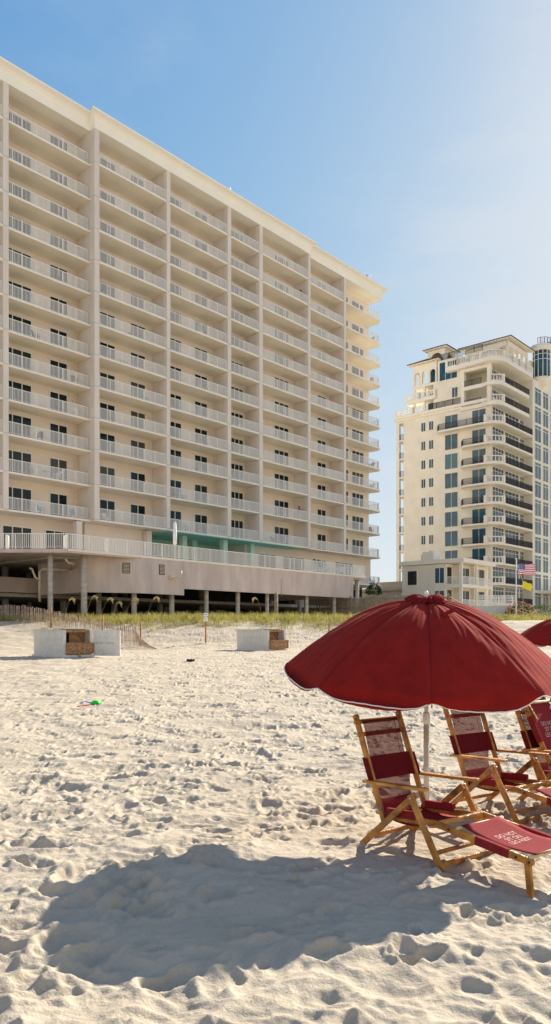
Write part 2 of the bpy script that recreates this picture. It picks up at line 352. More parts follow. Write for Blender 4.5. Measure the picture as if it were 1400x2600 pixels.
# floor slabs
def slab_poly(y_in=.0):
    return [(-60, FY['A']), (0, FY['A']), (0, FY['B']), (31.6, FY['B']), (31.6, FY['C']), (48.0, FY['C']), (48.45, FY['C']+.6), (48.3, 4), (-60, 4)]
for i, j in enumerate(J):
    m = MB()
    poly = [(-60, FY['A']+.03), (.03, FY['A']+.03), (.03, .03), (31.5, .03), (31.5, .53), (47.6, .53), (48.35, 1.25), (48.3, 3.2), (-60, 3.2)]
    m.prism(poly, j-.19, j-.015); m.build('floor_slab', M_soffit, cond)
# walls: behind balconies + mass of the building
m = MB()
m.box(-60, .25, BY['A'], 21, 8.0, ROOF+.3); m.box(.25, 31.35, BY['B'], 21.01, J[0]-.17, ROOF+.302); m.box(31.35, UEND, BY['C'], 21.02, 8.01, ROOF+.304)
m.build('wall', M_salmon, cond)
# roof slab + cornice
m = MB(); m.prism([(-60,.77),(.02,.77),(.02,.02),(31.52,.02),(31.52,.52),(47.9,.52),(48.35,1.2),(48.3,21.2),(-60,21.2)], ROOF, ROOF+.25); m.build('roof', M_soffit, cond)
def cornice(u0, u1, fy, capl, capr):
    m = MB(); prof = [(0, ROOF-.02), (0, ROOF+.55), (-.05, ROOF+.62), (-.10, ROOF+.85), (-.26, ROOF+1.05), (-.5, ROOF+1.18), (-.62, ROOF+1.22), (-.62, ROOF+1.4), (1.3, ROOF+1.4), (1.3, ROOF-.02)]
    n = len(prof); vs = []
    for e, (u, cap) in enumerate(((u0, capl), (u1, capr))):
        for dy, z in prof: vs.append((u+(dy*cap*(1 if e == 0 else -1) if dy < 0 else 0), fy+dy, z))
    fs = [(i, i+n, (i+1) % n+n, (i+1) % n) for i in range(n)]+[tuple(range(n)), tuple(range(n, 2*n))[::-1]]
    m.add(vs, fs); return m.build('cornice', M_cornice, cond)
cornice(-60, .3, FY['A']-.02, 0, 0).location.z = -.012; cornice(.0, 31.55, FY['B']-.02, 1, 1); cornice(31.3, 48.1, FY['C']-.02, 0, 1).location.z = -.012
m = MB(); m.box(47.6, 48.1, 1.8, 21, ROOF-.015, ROOF+1.38); m.box(48.1, 48.7, 1.79, 21.1, ROOF+1.2, ROOF+1.397); m.build('cornice_return', M_cornice, cond)
# balcony railing + openings, one set per bay then copied up the floors
def rail_mb(m, a, b, h=1.06, step=.125, post=1.45, bw=.038, z0=.0, cap=.05):
    a = Vector(a); b = Vector(b); L = (b-a).length; d = (b-a)/L
    m.bar(a+Vector((0,0,z0+h-.025)), b+Vector((0,0,z0+h-.025)), cap, .05); m.bar(a+Vector((0,0,z0+.1)), b+Vector((0,0,z0+.1)), .035, .035)
    n = max(1, round(L/post))
    for k in range(n+1):
        p = a+d*(.03+(L-.06)*k/n); m.bar(p+Vector((0,0,z0)), p+Vector((0,0,z0+h-.05)), .055, .055)
    n = int(L/step)
    for k in range(1, n):
        p = a+d*(L*k/n); m.bar(p+Vector((0,0,z0+.11)), p+Vector((0,0,z0+h-.05)), bw, bw)
    return m
WIN = {0: ((-16.8, -14.3, 3), (-11.6, -9.9, 2)), 1: ((-7.4, -4.62, 3), (-2.74, -.92, 2)), 2: ((2.28, 4.07, 2), (5.96, 7.82, 2)), 3: ((10.9, 12.67, 2), (14.58, 16.44, 2)),
       4: ((20.06, 22.1, 3),), 5: ((27.56, 30.19, 3), (23.1, 23.9, 1)), 6: ((36.55, 38.33, 2), (32.3, 33.0, 1)), 7: ((44.24, 46.92, 3), (42.5, 43.33, 1))}
def opening(x0, x1, y, zt, n, sill=0.):
    fr = MB(); fw = .06; xs_ = [x0+(x1-x0)*k/n for k in range(n+1)]
    fr.box(x0-.14, x1+.14, y-.045, y-.001, zt, zt+.14)
    for k, x in enumerate(xs_): fr.box(x-.045, x+.045, y-.05, y+.01, sill+.02, zt)
    fr.box(x0, x1, y-.05, y+.01, sill, sill+.08)
    pn = MB(); pn.box(x0, x1, y-.02, y+.005, sill+.02, zt-.001)
    return fr, pn
railings = {}
for bi, (a, b, s) in enumerate(BAYS):
    y = FY[s]+.2
    m = MB(); st = .125 if bi < 6 else .11; 
    if bi < 7: rail_mb(m, (a+.02, y, 0), (b-.02, y, 0), step=st)
    else:
        rail_mb(m, (a+.02, y, 0), (47.5, y, 0), step=.2); rail_mb(m, (47.5, y, 0), (48.15, y+.65, 0), step=.2); rail_mb(m, (48.15, y+.65, 0), (48.2, 2.85, 0), step=.2)
    base = m.build('balcony_railing', M_white, cond, (0,0,J[0])); sets = [base]
    for oi, (x0, x1, n) in enumerate(WIN[bi]):
        sill = 0. if (n > 1) else .7
        fr, pn = opening(x0, x1, BY[s], 2.3, n, sill)
        nm = 'sliding_door' if (oi == (1 if len(WIN[bi]) > 1 and bi < 4 else 0)) else 'window'
        f = fr.build(nm, M_frame, cond, (0,0,J[0])); pn.build('pane', M_glass, f); sets.append(f)
    for k in range(1, 12):
        for o in sets:
            c = copy_tree(o, cond); c.location = (0,0,J[k])
# wall lamps beside the doors
m = MB(); m.box(-.05, .05, -.12, -.002, 1.75, 2.05); m.box(-.08, .08, -.14, -.002, 2.05, 2.1); lamp0 = m.build('wall_lamp', M_frame, cond, (-.35, BY['A'], J[0])); first = True
for bi, x in ((1, -.35), (2, 8.3), (3, 16.9), (4, 22.2), (5, 30.7), (6, 38.7)):
    for k in range(0, 8):
        if first: o = lamp0; first = False
        else: o = lamp0.copy(); C.objects.link(o); o.parent = cond
        o.location = (x, BY[BAYS[bi][2]], J[k])
# ---- deck storey under the first slab
m = MB(); m.box(8.3, 22.6, 6.5, 7, 7.8, J[0]-.2); m.build('porch_back_wall', M_poolgloww, cond)
m = MB(); m.box(9.2, 30.0, .06, 6.5, J[0]-.262, J[0]-.192); m.build('porch_ceiling_glow', M_poolglow, cond)  # panel coloured with the glow thrown up by the pool
m = MB(); m.box(22.6, UEND, 2.6, 6.5, 7.8, J[0]-.2); m.build('deck_storey_wall', M_salmon, cond)
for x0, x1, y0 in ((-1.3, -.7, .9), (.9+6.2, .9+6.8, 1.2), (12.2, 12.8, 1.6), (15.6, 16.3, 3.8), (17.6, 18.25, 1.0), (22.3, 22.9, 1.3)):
    m = MB(); m.box(x0, x1, y0, y0+.6, 7.8, J[0]-.263); m.build('porch_column', M_pier if x0 < 9 else M_poolgloww, cond)  # columns further right carry the painted pool glow
m = MB(); m.box(.26, 8.29, 1.9, 6.5, 7.8, J[0]-.2); m.build('lobby_wall', M_salmon, cond)
for x0, x1, n, y in ((-7.4, -4.6, 3, 3.0), (-3.2, -.4, 3, 3.0), (-16.5, -12, 4, 3.0), (25, 28, 3, 2.6), (29.5, 33.5, 4, 2.6), (35, 38, 3, 2.6), (40, 44, 4, 2.6), (9, 11.6, 4, 6.5)):
    fr, pn = opening(x0, x1, y, 3.05, n); f = fr.build('deck_window', M_frame, cond, (0,0,7.8)); pn.build('pane', M_glass, f)
m = MB(); m.box(8.6, 11.8, 3.0, 3.4, 7.8, 9.2); m.build('bar_counter', M_salmon, cond)
# pool deck slab
DK = [(-9.41, -9.9), (28.9, -9.9), (28.9, 2.5), (-60, 3.0), (-60, 47)]
u_left = -9.41; dd = Vector((-1, 0)) # leftward run parallel to world X
lx = Vector((-.659, .752))*45   # world -X expressed in local axes
deck_poly = [(u_left, -9.9), (28.9, -9.9), (28.9, 4), (-55, 4), (u_left+lx.x*.38, -9.9+lx.y*.38)]
m = MB(); m.prism(deck_poly, 7.5, 7.79); m.build('pool_deck', M_deckw, cond)
m = MB(); m.prism([(u_left-.02, -9.95), (28.93, -9.95), (28.93, -9.6), (u_left+.2, -9.6)], 7.62, 7.8); m.build('deck_edge_band', M_cream, cond)
m = MB(); m.prism([(-2.9, -9.55), (28.5, -9.55), (28.5, 3.5), (-8.5, 3.5), (-8.5, -6)], 7.36, 7.497); m.build('deck_soffit', M_conc, cond)
m = MB(); m.box(12, 24, -7, -1.2, 7.7, 7.8); m.build('swimming_pool', M_pool, cond)
m = MB(); rail_mb(m, (u_left, -9.8, 0), (28.8, -9.8, 0), 1.13, .15, 1.8, .04); rail_mb(m, (28.8, -9.8, 0), (28.8, 2.4, 0), 1.13, .15, 1.8, .035)
p2 = (u_left+lx.x*.38, -9.8+lx.y*.38, 0); rail_mb(m, p2, (u_left, -9.8, 0), 1.13, .15, 1.8, .04)
m.build('deck_railing', M_white, cond, (0,0,7.8))
# fascia walls under the deck edge
m = MB(); m.box(1.84, 26.6, -9.9, -9.6, 5.3, 7.5); m.box(26.3, 26.6, -9.6, 2, 5.3, 7.499); m.build('fascia_wall', M_deckw, cond)
m = MB(); m.box(-2.74, 1.82, -10.02, -9.6, 4.75, 7.61); m.prism([(-2.74, -10.02), (-2.6, -9.7), (-6.3, -7.7), (-6.42, -7.98)], 4.75, 7.499); m.box(-6.4, -6.1, -7.8, -1, 4.75, 7.498); m.box(1.82, 1.9, -10.03, -9.58, 4.72, 7.6)
m.build('equipment_room_wall', M_deckw, cond)
# louvred vents
def vent(u, y, z, rz=0):
    m = MB(); m.box(-.3, .3, -.03, -.001, -.42, .42)
    m.cur = 1
    for k in range(7): m.box(-.25, .25, -.06, -.03, -.36+k*.11, -.31+k*.11)
    o = m.build('louvre_vent', [M_dark, M_pipe], cond, (u, y, z)); o.rotation_euler = (0,0,rz)
vent(-.55, -10.02, 6.75)
vent(-3.75, -9.47, 6.72, R(-29))
# beach shower / spout fitting on the wall
m = MB(); m.tube([(-.35,-.02,0),(-.35,-.35,0),(.25,-.35,.08),(.5,-.35,.15),(.55,-.35,.6)], .06); m.tube([(-.1,-.35,0),(-.1,-.35,-.35)], .05); m.box(-.55,-.05,-.2,-.001,-.14,.16)
m.build('wall_fitting', M_pipe, cond, (.75, -10.02, 6.15))
m = MB(); m.tube([(0,-.05,-1.0),(0,-.05,.65),(.1,-.2,.75)], .03, 6); m.build('shower_pipe', M_pipe, cond, (14.6, -9.9, 6.1))
# garage level
m = MB(); m.box(-60, -1.3, 0, .3, 4.95, 6.2); m.box(-2.9, 31, .6, .8, 6.5, 7.3); m.build('garage_parapet', M_deckw, cond)
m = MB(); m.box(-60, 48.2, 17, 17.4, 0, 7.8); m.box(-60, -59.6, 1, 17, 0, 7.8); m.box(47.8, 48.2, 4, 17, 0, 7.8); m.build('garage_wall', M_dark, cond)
m = MB(); m.box(-60, 48.1, 0.35, 17, 4.6, 4.9); m.build('garage_floor', M_conc, cond)
m = MB(); m.box(-60, 48.25, 4, 21, 7.49, 7.99); m.build('garage_ceiling', M_conc, cond)
cols = [(-9.68, -8, .2), (-7.32, -8.9, .24), (-2.42, -4, .22), (-2.6, -9.0, .22), (1.32, -9.1, .22), (5.36, -9.1, .2), (9.37, -9.1, .2), (13.44, -9.1, .19), (19.5, -9.1, .2), (24.2, -9.1, .2), (28.3, -9.2, .24), (28.2, -1, .25)]
for u, y, r in cols:
    top = 7.5
    if -3.4 < u < 27: top = 7.36
    m = MB(); m.lathe([(r, 0), (r, top)], 0, 0, 16)
    m.build('concrete_column', M_conc, cond, (u, y, 0))
for u in range(-30, 46, 6):
    for y in (5, 11):
        m = MB(); m.lathe([(.3, 0), (.3, 7.49)], 0, 0, 10); m.build('garage_column', M_conc, cond, (u, y, 0))
# drain pipes under the deck
m = MB(); m.tube([(-9.9,-5.5,6.55),(-9.7,-5.5,6.5),(-9.5,-5.6,5.9),(-9.1,-5.6,5.6)], .09); m.tube([(-9.1,-5.6,4.0),(-9.1,-5.6,6.3),(-8.9,-5.6,6.55),(-2.5,-5.6,6.75)], .1); m.tube([(-8.5,-8.2,7.2),(-8.3,-8.2,6.95),(-7.6,-7.9,6.9),(-6.4,-5.7,6.65)], .09)
m.build('drain_pipe', M_pipe, cond)
m = MB(); m.box(-13.2, -12.2, -4, -3.7, 7.0, 7.4); m.build('ceiling_light_box', M_frame, cond)
m = MB(); m.box(-12.0, -10.9, .4, .7, 4.5, 4.85); m.build('ceiling_light_box', M_frame, cond)
# end balcony at deck level, right
m = MB(); m.prism([(40, .5), (47.8, .5), (48.3, 1.2), (48.3, 3), (40, 3)], 7.9, 8.12); m.build('floor_slab', M_soffit, cond)
m = MB(); rail_mb(m, (41, .65, 0), (47.6, .65, 0), step=.2); rail_mb(m, (47.6, .65, 0), (48.2, 1.3, 0), step=.2); m.build('balcony_railing', M_white, cond, (0,0,8.12))
# vents and cameras dots on the end wall
for u, z in ((35.5, 10.9), (36.3, 10.85)): m = MB(); m.tube([(u, 2.59, z), (u, 2.45, z)], .1); m.build('vent_cap', M_dark, cond)

def cw(u, y, z=0):   # condo local -> world
    return Vector((-16.52+.659*u-.752*y, 70.4+.752*u+.659*y, z))
# things on the deck
def bollard(u, y, lab):
    m = MB(); m.lathe([(.14, 0), (.14, .85), (.11, .98), (.04, 1.06), (.0, 1.08)], 0, 0, 12)
    p = cw(u, y, 7.8); o = m.build('bollard', M_white, None, p); tag(o, lab, 'bollard', 'white round topped bollards behind the deck railing')
P0 = Vector((u_left, -9.4)); bollard(u_left-.659*4.2, -9.35+.752*4.2, 'leftmost white bollard behind the pool deck railing'); bollard(u_left+.15, -9.3, 'white bollard at the bend of the pool deck railing'); bollard(-5.6, -9.35, 'white bollard behind the railing right of the deck bend')
def closed_parasol(u, y):
    p = cw(u, y, 7.8); e = empty('closed_parasol', p, 0, 'tall closed white parasol standing behind the pool deck railing', 'parasol')
    m = MB(); m.lathe([(.03, 0), (.03, 1.3)], 0, 0, 8); m.build('pole', M_white, e)
    m = MB(); m.lathe([(.05, 1.25), (.16, 1.3), (.17, 2.2), (.12, 3.1), (.03, 3.2)], 0, 0, 10); m.build('canopy', M_fwhite, e)
closed_parasol(1.6, -9.2)

# patio furniture on balconies
def patio_chair(u, y, z, rz, m1, lab, grp=None):
    e = empty('patio_chair', cw(u, y, z), ROT+rz, lab, 'chair', grp)
    m = MB(); m.box(-.24, .24, -.24, .24, .38, .43); m.build('seat', m1, e)
    m = MB(); m.bar((0, .24, .42), (0, .38, .95), .46, .04); m.build('backrest', m1, e)
    for sx in (-.22, .22):
        m = MB(); m.bar((sx, -.22, .38), (sx, -.24, 0), .05, .05); m.bar((sx, .22, .38), (sx, .3, 0), .05, .05); m.bar((sx, -.22, .38), (sx, -.22, .62), .05, .05); m.bar((sx, -.26, .63), (sx, .3, .63), .07, .03); m.build('side_frame', m1, e)
    return e
def patio_table(u, y, z, m1, lab):
    e = empty('patio_table', cw(u, y, z), ROT, lab, 'table')
    m = MB(); m.lathe([(.42, .68), (.42, .72)], 0, 0, 16); m.build('tabletop', m1, e)
    for a in range(4):
        m = MB(); m.bar((.12*math.cos(a*1.57), .12*math.sin(a*1.57), .69), (.38*math.cos(a*1.57), .38*math.sin(a*1.57), 0), .035, .035); m.build('leg', m1, e)
patio_chair(-5.1, 1.6, J[1], 1.4, M_white, 'white patio chair left of the table on the second lowest left balcony')
patio_chair(-2.9, 1.6, J[1], -1.4, M_white, 'white patio chair right of the table on the second lowest left balcony')
patio_table(-4.0, 1.5, J[1], M_white, 'white round table between two chairs on the second lowest left balcony')
patio_chair(-4.6, 1.6, J[0], .3, M_teal, 'teal patio chair near the middle of the lowest left balcony')
patio_chair(-1.2, 1.6, J[0], -.3, M_teal, 'teal patio chair by the right end of the lowest left balcony')
for k, lab in ((1, 'second lowest'), (3, 'fourth lowest'), (4, 'fifth lowest'), (8, 'fourth highest'), (10, 'second highest')):
    patio_chair(46.9, 1.5, J[k], .6+k, M_brownc, 'brown patio chair on the %s balcony at the far right corner' % lab)
patio_chair(47.0, 1.4, 8.12, .9, M_brownc, 'brown patio chair on the corner balcony beside the pool deck end')
for k, (u, lab) in enumerate(((10.5, 'left part'), (15.0, 'right part'))):
    patio_chair(u, 1.2, J[2+k], .5, M_brownc, 'dark patio chair in the %s of a lower middle balcony' % lab)
for k, u in enumerate((21, 22.2, 23.5, 25.0, 26.2)):
    patio_chair(u, -8.6, 7.8, k*1.3, M_white, 'white patio chair behind the glassier right end of the deck railing', 'white chairs grouped at the right end of the pool deck')
BN = {1: 'widest bay left of the stepped pier', 2: 'first bay right of the stepped pier', 3: 'second bay right of the stepped pier', 4: 'narrow bay', 5: 'first bay right of the narrow bay', 6: 'second bay right of the narrow bay'}
ORD = ['lowest', 'second lowest', 'third lowest', 'fourth lowest', 'fifth lowest', 'sixth lowest', 'sixth highest', 'fifth highest', 'fourth highest', 'third highest', 'second highest', 'highest']
cl = random.Random(5); used = set()
while len(used) < 26:
    b = cl.choice((1, 1, 2, 2, 3, 4, 5, 6)); f = cl.choice((0, 1, 2, 3, 4, 5, 6, 7, 9)); 
    if (b, f) in used or (b == 1 and f < 2): continue
    used.add((b, f)); u0, u1, _ = BAYS[b]; mm, nm = cl.choice(((M_brownc, 'brown'), (M_white, 'white'), (M_teal, 'teal'), (M_iron, 'black')))
    patio_chair(cl.uniform(u0+1, u1-1), 1.3, J[f], cl.uniform(-.9, .9), mm, '%s patio chair on %s balcony, %s' % (nm, ORD[f], BN[b]))
# people
def person(u, y, z, rz, shirt, lab):
    e = empty('person', cw(u, y, z), ROT+rz, lab, 'person')
    J_ = {'pel':(0,0,.95),'che':(0,0,1.3),'nec':(0,0,1.48),'hea':(0,0,1.6),'top':(0,0,1.7),'ls':(.17,0,1.42),'le':(.24,-.08,1.18),'lh':(.16,-.3,1.08),'rs':(-.17,0,1.42),'re':(-.24,-.08,1.18),'rh':(-.16,-.3,1.08),
          'lt':(.09,0,.9),'lk':(.1,-.02,.5),'la':(.1,0,.08),'lf':(.1,-.14,.03),'rt':(-.09,0,.9),'rk':(-.1,-.02,.5),'ra':(-.1,0,.08),'rf':(-.1,-.14,.03)}
    rad = dict(pel=.14,che=.15,nec=.055,hea=.095,top=.06,ls=.06,le=.045,lh=.035,rs=.06,re=.045,rh=.035,lt=.085,lk=.06,la=.04,lf=.035,rt=.085,rk=.06,ra=.04,rf=.035)
    E_ = [('pel','che'),('che','nec'),('nec','hea'),('hea','top'),('che','ls'),('ls','le'),('le','lh'),('che','rs'),('rs','re'),('re','rh'),('pel','lt'),('lt','lk'),('lk','la'),('la','lf'),('pel','rt'),('rt','rk'),('rk','ra'),('ra','rf')]
    ks = list(J_); me = bpy.data.meshes.new('body'); me.from_pydata([J_[k] for k in ks], [(ks.index(a), ks.index(b)) for a, b in E_], [])
    o = bpy.data.objects.new('body', me); C.objects.link(o); md = o.modifiers.new('s', 'SKIN')
    for i, k in enumerate(ks): me.skin_vertices[0].data[i].radius = (rad[k], rad[k])
    me.skin_vertices[0].data[0].use_root = True; o.modifiers.new('u', 'SUBSURF').levels = 1; bpy.context.view_layer.update()
    me2 = bpy.data.meshes.new_from_object(o.evaluated_get(bpy.context.evaluated_depsgraph_get())); o.modifiers.clear(); o.data = me2; o.parent = e; me2.materials.append(M_skin)
    m = MB(); m.tube([(0,0,.88),(0,0,1.1),(0,0,1.35),(0,0,1.47)], [.175,.165,.19,.09], 12); m.build('shirt', shirt, e)
    m = MB(); m.tube([(0,.02,1.56),(0,.02,1.66),(0,.01,1.74)], [.105,.115,.05], 10); m.build('hair', M_hair, e)
person(30.6, .75, J[10], 0, M_shirt, 'dark haired person in a navy top leaning at a second highest balcony railing')
person(30.3, .75, J[1], 0, M_shirt2, 'dark haired person in a red top at a second lowest balcony railing')
# rooftop beacons
def beacon(u, y, lab, s=1.):
    e = empty('roof_beacon', cw(u, y, ROOF+1.4), 0, lab, 'beacon')
    m = MB(); m.lathe([(.04, 0), (.04, .7*s)], 0, 0, 6); m.build('mast', M_steel, e)
    for a in (-1, 1): m = MB(); m.tube([(0,0,.6*s),(a*.28*s,0,.85*s),(a*.34*s,0,1.3*s)], [.05,.1*s,.14*s], 8); m.build('lamp_arm', M_rplas if a < 0 else M_signw, e)
beacon(17.6, .3, 'red and white rooftop beacon on the roof edge at mid block', .6); beacon(44.9, .6, 'small dark red beacon near the far right end of the roof', .7)

# ------------------------------------------------------------ the second tower
TO = Vector((34.4, 123, 0)); TROT = ROT
tow = empty('hotel_tower', TO, TROT, 'ornate cream tower with curved stone balconies and penthouse arcades', 'building')
ZK = [6.1+3.2*k for k in range(13)]
m = MB(); m.box(0, 30, 1.0, 16.2, 2, 38.5); m.box(0, 30, 0, 1.0, 2, 38.49)
m.box(-.02, 1.2, 16.2, 17.9, 2, 38.48) if False else None
m.build('wall', M_tower, tow)
# loggia column strip at the left edge (w 15.9-17.7): open slots
m = MB(); m.box(0, .35, 16.2, 16.25, 2, 38.4); m.box(0, .5, 17.1, 17.7, 2, 38.4); m.box(2.5, 12, 16.3, 17.7, 2, 38.4)
for z in ZK[:11]: m.box(.02, 3, 16.2, 17.68, z-.3, z)
m.build('side_loggia', M_tower, tow)
for z in ZK[:10]:
    m = MB(); rail_mb(m, (.1, 16.3, 0), (.1, 17.1, 0), 1.0, .12, 1, .03); m.build('loggia_railing', M_iron, tow, (0,0,z))
m = MB(); m.box(-.35, 30, -.3, 18.0, 38.5, 39.0); m.box(-.2, 29.9, -.15, 17.9, 38.1, 38.49); m.build('cornice', M_trim, tow)
# stone balustrade helper
def balustrade(m, a, b, h=1.05, step=.32, piers=True, cap=.22):
    a = Vector(a); b = Vector(b); L = (b-a).length; d = (b-a)/L
    m.bar(a+Vector((0,0,h-.07)), b+Vector((0,0,h-.07)), cap, .14); m.bar(a+Vector((0,0,.08)), b+Vector((0,0,.08)), cap, .16)
    n = max(1, int(L/step))
    for k in range(n):
        p = a+d*(L*(k+.5)/n); m.tube([p+Vector((0,0,z)) for z in (.16,.4,.7,h-.14)], [.05,.1,.05,.07], 6, False)
    if piers:
        for p in (a, b): m.box(p.x-.18, p.x+.18, p.y-.18, p.y+.18, 0, h+.04)
m = MB(); balustrade(m, (0, 17.6, 0), (0, 14.2, 0), 1.1); balustrade(m, (0, 14.2, 0), (0, 11.5, 0), 1.1); m.build('parapet_balustrade', M_trim, tow, (0,0,39.0))
# windows on the left face (normal -u)
def side_window(name, y0, y1, z0, h, n, gm, u=0., fw=.07, split=None):
    f = MB(); f.box(u-.05, u+.01, y0-fw, y0, z0-fw, z0+h+fw); f.box(u-.05, u+.01, y1, y1+fw, z0-fw, z0+h+fw); f.box(u-.05, u+.01, y0, y1, z0+h, z0+h+fw); f.box(u-.08, u+.01, y0, y1, z0-fw, z0)
    for k in range(1, n): y = y0+(y1-y0)*k/n; f.box(u-.045, u+.01, y-.03, y+.03, z0, z0+h)
    fo = f.build(name, M_trim, tow); p = MB(); p.box(u-.02, u+.005, y0, y1, z0, z0+h); p.build('pane', gm, fo)
def front_window(name, x0, x1, z0, h, cols_, rows, gm, y=0., fw=.08):
    f = MB(); 
    for k in range(cols_+1): x = x0+(x1-x0)*k/cols_; f.box(x-fw/2, x+fw/2, y-.08, y+.01, z0, z0+h)
    for r in rows: f.box(x0, x1, y-.07, y+.009, z0+r-fw/2, z0+r+fw/2)
    fo = f.build(name, M_trim, tow); p = MB(); p.box(x0, x1, y-.03, y+.004, z0, z0+h); p.build('pane', gm, fo)
for k in range(0, 10):
    z = ZK[k]
    side_window('small_window', 11.92, 12.68, z+.75, 1.45, 2, M_gglass); side_window('small_window', 10.41, 11.2, z+.75, 1.45, 2, M_gglass)
    side_window('large_window', 5.89, 8.2, z+.1, 2.45, 2, M_bglass)
    side_window('balcony_door', .95, 3.28, z+.02, 2.5, 2, M_bglass)
    for x0, x1, c in ((.35, 4.4, 4), (4.9, 10.2, 4), (10.8, 12.3, 2)): front_window('window_wall', x0, x1, z+.05, 2.75, c, (2.1, 2.7), M_gglass)
# balcony slabs and rails
def arc(cx, cy, r, a0, a1, n=8): return [(cx+r*math.cos(R(a0+(a1-a0)*i/n)), cy+r*math.sin(R(a0+(a1-a0)*i/n))) for i in range(n+1)]
proto = []
for k in range(10):
    z = ZK[k]; far = 9.7 if k == 9 else 5.3
    poly = [(0, far)]+[(-1.4, far-.9)]+arc(1.2, .8, 2.6, 180, 270, 8)+[(12.4, -1.8), (12.4, 0), (0, 0)]
    m = MB(); m.prism(poly, -.28, -.04); m.prism([(x*.985, y) for x, y in poly], -.04, 0.); sl = m.build('balcony_slab', M_trim, tow, (0,0,z))
    m = MB(); ap = arc(1.2, .8, 2.5, 190, 262, 5)
    for i in range(5): balustrade(m, (*ap[i], 0), (*ap[i+1], 0), 1.05, .34, False)
    for p in (ap[0], ap[-1]): m.box(p[0]-.22, p[0]+.22, p[1]-.22, p[1]+.22, 0, 1.15)
    m.build('balustrade', M_trim, sl)
    m = MB(); rail_mb(m, (-1.3, far-1, 0), (*ap[0], 0), 1.05, .13, 1.6, .035); rail_mb(m, (-.05, far-.1, 0), (-1.3, far-1, 0), 1.05, .13, 2, .035)
    rail_mb(m, (*ap[-1], 0), (12.0, -1.7, 0), 1.05, .13, 1.6, .035); m.build('iron_railing', M_iron, sl)
    m = MB(); m.box(12.0, 12.35, -1.8, -1.4, 0, 1.15); m.build('end_pier', M_trim, sl)
# penthouse: slabs at ZK[10..12]
for k in (10, 11):
    poly = [(0, 5.2), (-.35, 5.2), (-.35, 1.2)]+arc(1.4, .6, 2.2, 190, 270, 8)+[(10.5, -1.7)]+arc(10.5, -.6, 1.1, 270, 360, 4)+[(11.6, 0), (0, 0)]
    m = MB(); m.prism(poly, -.55, 0); sl = m.build('balcony_slab', M_trim, tow, (0,0,ZK[k]+.15))
    m = MB(); ap = arc(1.4, .6, 2.1, 195, 262, 5)
    for i in range(5): balustrade(m, (*ap[i], 0), (*ap[i+1], 0), 1.1, .34, False)
    for p in (ap[0], ap[-1]): m.box(p[0]-.22, p[0]+.22, p[1]-.22, p[1]+.22, 0, 1.2)
    m.build('balustrade', M_trim, sl); m = MB(); rail_mb(m, (*ap[-1], 0), (11, -1.6, 0), 1.05, .13, 1.6, .035); rail_mb(m, (-.2, 5, 0), (-.2, 1.6, 0), 1.05, .13, 1.6, .035); m.build('iron_railing', M_iron, sl)
    for x0, x1, c in ((1.5, 5.5, 4), (5.9, 10.2, 4)): front_window('window_wall', x0, x1, ZK[k]+.2, 2.7, c, (2.0, 2.65), M_gglass, .9)
m = MB(); m.box(3.2, 24, .9, 5.3, 39, 44.4); m.box(4.2, 24, 5.3, 9.6, 39, 44.38); m.box(0, 5, 5.2, 9.6, 39, 46.9); m.build('penthouse_wall', M_tower, tow)
for y0 in (.0, 4.6): m = MB(); m.box(-.3, .35, y0, y0+.6, 38.9, 44.5); m.build('loggia_column', M_trim, tow)
m = MB(); m.box(-.32, .37, .6, 4.6, 43.9, 44.4); m.box(-.32, .37, .6, 4.6, 41.0, 41.5); m.build('loggia_beam', M_trim, tow)
side_window('penthouse_window', 6.0, 9.2, 43.5, 3.0, 3, M_bglass); side_window('penthouse_small_window', 5.9, 6.9, 40.3, 1.6, 2, M_gglass)
# top terrace
poly = [(1, 7.8), (-1.0, 7.6), (-1.0, 5)]+arc(.9, .4, 2.4, 180, 270, 8)+[(11.3, -2.0)]+arc(11.3, -.7, 1.3, 270, 360, 4)+[(12.6, 3), (12, 7.8)]
m = MB(); m.prism(poly, 44.45, 45.1); m.build('terrace_slab', M_trim, tow)
m = MB(); ap = [(-.9, 7.4), (-.9, 5.4), (-.9, 3.4), (-.9, 1.4)]+arc(.9, .4, 2.25, 200, 262, 4)+[(3.6, -1.85), (6.2, -1.85), (8.8, -1.85), (11.4, -1.85)]
for i in range(len(ap)-1): balustrade(m, (*ap[i], 0), (*ap[i+1], 0), 1.15, .36, i not in (3, 4, 5, 6, 7))
m.build('terrace_balustrade', M_trim, tow, (0,0,45.1))
